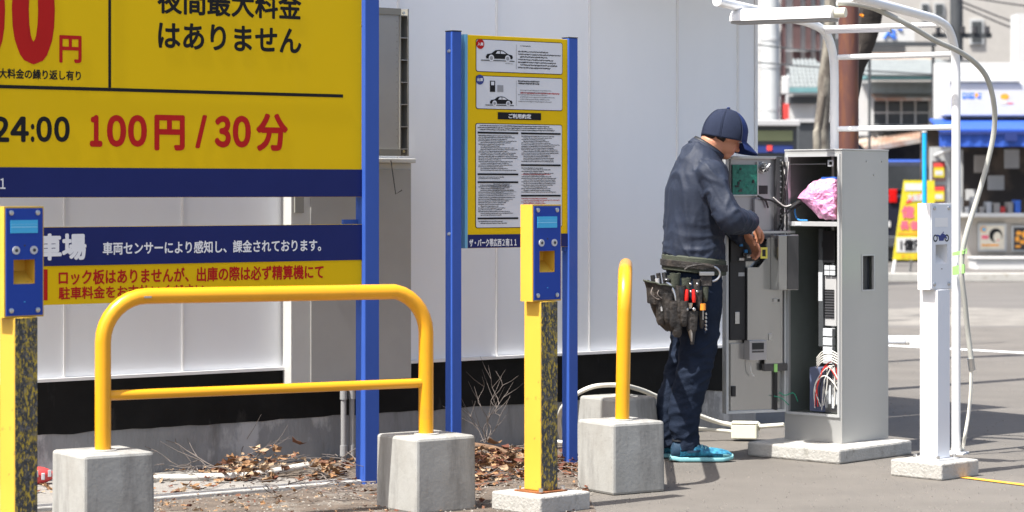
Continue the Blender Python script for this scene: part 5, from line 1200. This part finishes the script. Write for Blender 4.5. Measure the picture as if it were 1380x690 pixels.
# old house
hs = thing('tiled_house', 'old low house with grey tile roof, rusty sheet roof and a paned window', 'house', (0, 46, 0))
def hb_(name, m, x0, x1, y0, y1, d0, d1, bev=0, zmin=None): return bgbox(name, m, hs, x0, x1, y0, y1, 46, d0, d1, bev, zmin)
hb_('wall', 'bg_white', 1150, 1290, 112, 400, 0, 1.2, 0, 0)
hb_('wall_shadow_gap' if False else 'eave_board', 'teal_eave', 1158, 1292, 104.5, 108, -.8, 0)
hb_('fascia', 'frame_grey', 1172, 1268, 110, 126, -.02, -.001)
a, b, zb_, zt_ = bgrange(1160, 1292, 76, 105, 46)
rows = 5; tiles = MB()
for r in range(rows):
    z0_ = zb_+(zt_-zb_)*r/rows; z1_ = zb_+(zt_-zb_)*(r+1)/rows; y0_ = -.8+.55*r; y1_ = y0_+.62; n = 30
    for k in range(n):
        x0_ = a+(b-a)*(k+.5*(r % 2))/n; x1_ = x0_+(b-a)/n*.96
        tiles.add([(x0_, y0_, z0_+.02), (x1_, y0_, z0_+.02), (x1_, y1_, z1_+.03), (x0_, y1_, z1_+.03), ((x0_+x1_)/2, y0_, z0_+.06), ((x0_+x1_)/2, y1_, z1_+.07), (x0_, y0_, z0_-.03), (x1_, y0_, z0_-.03)], [(0, 4, 5, 3), (4, 1, 2, 5), (6, 7, 1, 4, 0)])
props(tiles.build('roof_tiles', 'tile_roof', hs, merge=False), kind='stuff')
# left wing roof
a2_, b2_, zb2_, zt2_ = bgrange(1053, 1118, 76, 122, 47); tl2 = MB(); rows = 7
for r in range(rows):
    z0_ = zb2_+(zt2_-zb2_)*r/rows; z1_ = zb2_+(zt2_-zb2_)*(r+1)/rows; sh_ = (b2_-a2_)*.55*r/rows; n = 12-r
    for k in range(n):
        x0_ = a2_+sh_+(b2_-a2_-sh_)*(k+.4*(r % 2))/n; x1_ = x0_+(b2_-a2_-sh_)/n*.95
        tl2.add([(x0_, -.8+.4*r, z0_+.02), (x1_, -.8+.4*r, z0_+.02), (x1_, -.35+.4*r, z1_+.03), (x0_, -.35+.4*r, z1_+.03), ((x0_+x1_)/2, -.8+.4*r, z0_+.07), ((x0_+x1_)/2, -.35+.4*r, z1_+.08), (x0_, -.8+.4*r, z0_-.03), (x1_, -.8+.4*r, z0_-.03)], [(0, 4, 5, 3), (4, 1, 2, 5), (6, 7, 1, 4, 0)])
props(tl2.build('roof_tiles', 'tile_roof', hs, merge=False, loc=(0, 1, 0)), kind='stuff')
bgbox('eave_board', 'teal_eave', hs, 1053, 1118, 121, 127, 47, -.0, .3); bgbox('wing_wall', 'bg_grey', hs, 1062, 1118, 127, 400, 47, 1, 5, zmin=0); bgbox('wing_window', 'bg_white', hs, 1066, 1097, 140, 163, 47, .95, .995); bgbox('wing_window_frame', 'slate', hs, 1062, 1101, 131, 139, 47, .6, .99)
# rusty corrugated upper roof
a, b, zb_, zt_ = bgrange(1166, 1286, 57, 76, 46); cg = MB(); n = 60
for k in range(n):
    x0_, x1_ = a+(b-a)*k/n, a+(b-a)*(k+1)/n; h0, h1 = .04*(k % 2), .04*((k+1) % 2)
    cg.add([(x0_, 1.9-h0, zb_+h0), (x1_, 1.9-h1, zb_+h1), (x1_, 3.8, zt_+h1), (x0_, 3.8, zt_+h0)], [(0, 1, 2, 3)])
cg.build('corrugated_roof', 'rust_sheet', hs, merge=False)
hb_('ridge_wall', 'slate', 1160, 1262, 36, 60, 3.6, 5)
# window with panes
wf = bgrange(1176, 1252, 135, 169, 46); fr_ = MB(); pan = []
cols, rws = 4, 2; hl = []
for i in range(cols):
    for j in range(rws):
        x0_ = wf[0]+(wf[1]-wf[0])*(i+.06)/cols; x1_ = wf[0]+(wf[1]-wf[0])*(i+.94)/cols; z0_ = wf[2]+(wf[3]-wf[2])*(j+.06)/rws; z1_ = wf[2]+(wf[3]-wf[2])*(j+.94)/rws
        hl.append((x0_, x1_, z0_, z1_))
win = fr_.holed(wf[0], wf[1], wf[2], wf[3], -.06, -.002, hl).build('window', 'frame_grey', hs)
for h_ in hl: box('pane', 'glass_dark', win, h_[0], h_[1], -.03, -.02, h_[2], h_[3])
a, b, zb_, zt_ = bgrange(1174, 1266, 126, 137, 46)
MB().add([(a, -.05, zt_), (b, -.05, zt_), (b, -.6, zb_+.04), (a, -.6, zb_+.04), (a, -.05, zt_-.04), (b, -.05, zt_-.04), (b, -.6, zb_), (a, -.6, zb_)], [(0, 1, 2, 3), (7, 6, 5, 4), (3, 2, 6, 7), (0, 3, 7, 4), (1, 5, 6, 2)]).build('window_hood', 'rust_sheet', hs)
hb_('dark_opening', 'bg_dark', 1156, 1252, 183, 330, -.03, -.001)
sl = [P3(1153, 198, 46), P3(1252, 181, 46)]
cg = MB(); n = 40
for k in range(n):
    p = sl[0].lerp(sl[1], k/n); r_ = sl[0].lerp(sl[1], (k+1)/n); h0, h1 = .04*(k % 2), .04*((k+1) % 2)
    cg.add([(p.x, -1.2, p.z-.05+h0), (r_.x, -1.2, r_.z-.05+h1), (r_.x, 0, r_.z+.12+h1), (p.x, 0, p.z+.12+h0), (p.x, -1.2, p.z-.12), (r_.x, -1.2, r_.z-.12)], [(0, 1, 2, 3), (4, 5, 1, 0)])
cg.build('lean_to_roof', 'rust_sheet', hs, merge=False)
for k in range(9): hb_('roof_beam_end', 'bg_dark', 1172+k*9, 1177+k*9, 172, 178, -.3, -.001)
# striped building, left
st = thing('striped_building', 'tall white building with mauve vertical stripes behind the utility pole', 'building', (0, 60, 0))
bgbox('wall', 'bg_white', st, 985, 1180, -90, 400, 60, 0, 8, zmin=0)
for x0, x1 in ((1052.5, 1058), (1068, 1078), (1085, 1092), (1099, 1104)): bgbox('stripe_panel', 'bg_mauve', st, x0, x1, -90, 118, 60, -.15, -.005)
for y in (-20, 20, 68, 90): bgbox('floor_line', 'frame_grey', st, 1018, 1180, y, y+1.5, 60, -.25, -.151)
bgbox('teal_band', 'teal_eave', st, 1085, 1180, 18, 24, 60, -.3, -.155)
# beige building, right
bb = thing('beige_building', 'tall beige building with a small window behind the shop', 'building', (0, 56, 0))
bgbox('wall', 'bg_cream', bb, 1181, 1560, -90, 400, 56, 0, 1, zmin=0)
bgbox('window', 'frame_grey', bb, 1306, 1325, 26, 60, 56, -.06, -.005); bgbox('pane', 'glass_dark', bb, 1309, 1322, 29, 57, 56, -.08, -.061)
bgbox('window', 'frame_grey', bb, 1240, 1252, 4, 22, 56, -.06, -.005); bgbox('pane', 'glass_dark', bb, 1242, 1250, 6, 20, 56, -.08, -.061)
bgbox('window', 'frame_grey', bb, 1258, 1272, 4, 22, 56, -.06, -.005); bgbox('pane', 'glass_dark', bb, 1260, 1270, 6, 20, 56, -.08, -.061)
wb = thing('white_building', 'bright white building block rising at the right edge of the photo', 'building', (0, 45, 0))
bgbox('wall', 'bg_white', wb, 1371, 1560, 18, 300, 45, 0, .6); bgbox('base_wall', 'bg_white', wb, 1292, 1560, 86, 130, 45, .1, .6); 
# billboard
bd = thing('billboard', 'white billboard with blue strokes above the rusty roof', 'billboard', (0, 43, 0))
bgbox('board', 'bg_white', bd, 1170, 1232, 34, 56, 43, -.05, 0); bgbox('board_frame', 'slate', bd, 1160, 1262, 56.5, 62, 43, -.06, .1)
for a_, b_ in (((1191, 52), (1199, 40)), ((1199, 40), (1205, 42)), ((1197, 47), (1207, 52)), ((1205, 42), (1203, 53)), ((1209, 38), (1215, 41))): tube('stroke', 'print_blue', bd, [P3(*a_, 43)-Vector((0, 43.06, 0)), P3(*b_, 43)-Vector((0, 43.06, 0))], .022, 6)
for px in (1172, 1258): bgbox('support', 'slate', bd, px, px+3, 60, 400, 43, .12, .2, zmin=0)
# poles
up = thing('utility_pole', 'pale grey concrete utility pole left of the white frame', 'utility pole', (P3(1038.5, 0, 40).x, 40, 0))
tube('shaft', 'pole_grey', up, [(0, 0, 0), (0, 0, 6)], [.16, .135], 20)
for z_ in (1.9, 2.6, 3.3, 3.75): cyl('band', 'frame_grey', up, (0, 0, z_), 'z', .155, .05, 20)
box('notice_plate', 'bg_white', up, -.40, -.24, -.05, 0, 2.1, 2.35); box('meter_box', 'bg_white', up, .17, .30, -.08, 0, 2.85, 3.15, .02)
box('red_marker', 'print_red', up, .20, .29, -.05, -.02, 2.45, 2.7); box('riser', 'bg_mauve', up, .16, .24, -.03, 0, .5, 3.9)
u2 = thing('utility_pole', 'dark utility pole with transformer fittings right of the white frame', 'utility pole', (P3(1289, 0, 50).x, 50, 0))
tube('shaft', 'slate', u2, [(0, 0, 0), (0, 0, 8)], [.15, .12], 16)
box('transformer', 'slate', u2, -.30, .28, -.2, .2, 3.65, 3.95, .03); box('crossarm', 'slate', u2, -.5, .7, -.1, -.02, 4.4, 4.5); tube('insulator', 'bg_dark', u2, [(.25, -.1, 3.05), (.9, -.1, 3.2)], .05, 8)
for k in range(5): cyl('insulator', 'bg_dark', u2, (-.4+.25*k, -.15, 4.56), 'z', .05, .14, 8)
for k in range(5): tube('fitting', 'bg_dark', u2, curve_pts([(.2, -.2, 3.1+.05*k), (.5, -.25, 2.95+.06*k), (.95, -.2, 3.12+.04*k)], 4), .018, 6)
wr = thing('overhead_wires', 'dark overhead wires crossing the beige building at top right', 'wires', (0, 0, 0))
for a_, b_ in (((1290, 0), (1400, 42)), ((1294, 8), (1400, 52)), ((1283, -8), (1410, 12))): tube('wire', 'bg_dark', wr, [P3(*a_, 48), P3((a_[0]+b_[0])/2, (a_[1]+b_[1])/2+1, 48), P3(*b_, 48)], .016, 6)
for a_, b_ in (((1018, 60), (1130, 70)), ((1018, 84), (1290, 102)), ((1100, -5), (1180, 12))): tube('wire', 'slate', wr, [P3(*a_, 38), P3((a_[0]+b_[0])/2, (a_[1]+b_[1])/2+1.5, 38), P3(*b_, 38)], .012, 6)
# rust coloured pillar and tree trunks
rp_ = thing('rusty_pillar', 'thick rust-brown steel pillar rising behind the machine', 'pillar', (P3(1143.5, 0, 15.5).x, 15.5, 0))
tube('shaft', 'rust_pillar', rp_, [(0, 0, 0), (0, 0, 4.5)], .064, 28); cyl('collar', 'rust_pillar', rp_, (0, 0, .03), 'z', .11, .06, 24)
def trunk(lab, pts, Z, rad, m):
    t_ = thing('tree', lab, 'tree', (0, 0, 0)); P_ = curve_pts([P3(x, y, Z) for x, y in pts], 5); n = 14; rings = []
    for i, p in enumerate(P_):
        r0 = rad[0]+(rad[1]-rad[0])*i/(len(P_)-1); rings.append([p+Vector((math.cos(a), math.sin(a), 0))*r0*(1+.28*noise.noise(Vector((math.cos(a)*1.3, math.sin(a)*1.3, p.z*3)))) for a in [2*math.pi*k/n for k in range(n)]])
    MB().loft(rings).build('trunk', m, t_, smooth=True); return t_, P_
trunk('dark leaning tree trunk partly hidden by the rusty pillar', [(1143, 480), (1143, 200), (1148, 112), (1160, 72), (1170, 30), (1179, -30)], 18, (.055, .10), 'bark_dark')
t_, P_ = trunk('thin mottled tree trunk left of the white frame post', [(1106, 420), (1107, 205), (1109, 150), (1113, 95), (1118, 30), (1120, -30)], 24, (.085, .05), 'bark')
trunk('pale lichen-spotted trunk beside the dark leaning trunk', [(1104, 440), (1101, 205), (1104, 170), (1110, 130)], 23, (.05, .03), 'bark')
lv = thing('hanging_leaf', 'orange dead leaf caught at the top of the dark trunk', 'leaf', (0, 0, 0)); mb = MB()
for k in range(5): leaf_mesh(mb, P3(1159+random.random()*3, 20+random.random()*5, 17.7), .02, random.random()*6, 1.2, .3)
mb.build('blade', 'print_orange', lv, merge=False)
# dark kiosk with olive window
ks = thing('dark_kiosk', 'low dark grey kiosk with an olive window beside the white wall', 'kiosk', (0, 30, 0))
bgbox('wall', 'slate', ks, 985, 1074, 170, 420, 30, 0, 1.5, zmin=0); bgbox('roof', 'bg_grey', ks, 980, 1077, 162, 170, 30, -.12, 1.6, .01); bgbox('window', 'olive', ks, 990, 1068, 176, 190, 30, -.02, -.001); bgbox('window_sill', 'awning_dark', ks, 990, 1068, 196, 206, 30, -.03, -.001); bgbox('sign_patch', 'print_red', ks, 1033, 1040, 196, 203, 30, -.04, -.031)
k2 = thing('garden_wall', 'dark low wall with siding behind the open machine', 'wall', (0, 33, 0)); bgbox('panel', 'slate', k2, 1076, 1156, 165, 400, 33, 0, .3, zmin=0); bgbox('coping', 'bg_grey', k2, 1074, 1158, 160, 165, 33, -.04, .34)
# wheel stop on the lot
ws = thing('wheel_stop', 'low grey bar with a white end lying on the lot at right', 'wheel stop', (*G(1200, 462.5), 0), 0)
box('bar', 'white_face', ws, -.9, .12, -.05, .05, 0, .06, .01); box('end_cap', 'road_white', ws, .1205, .30, -.05, .05, 0, .06, .01)
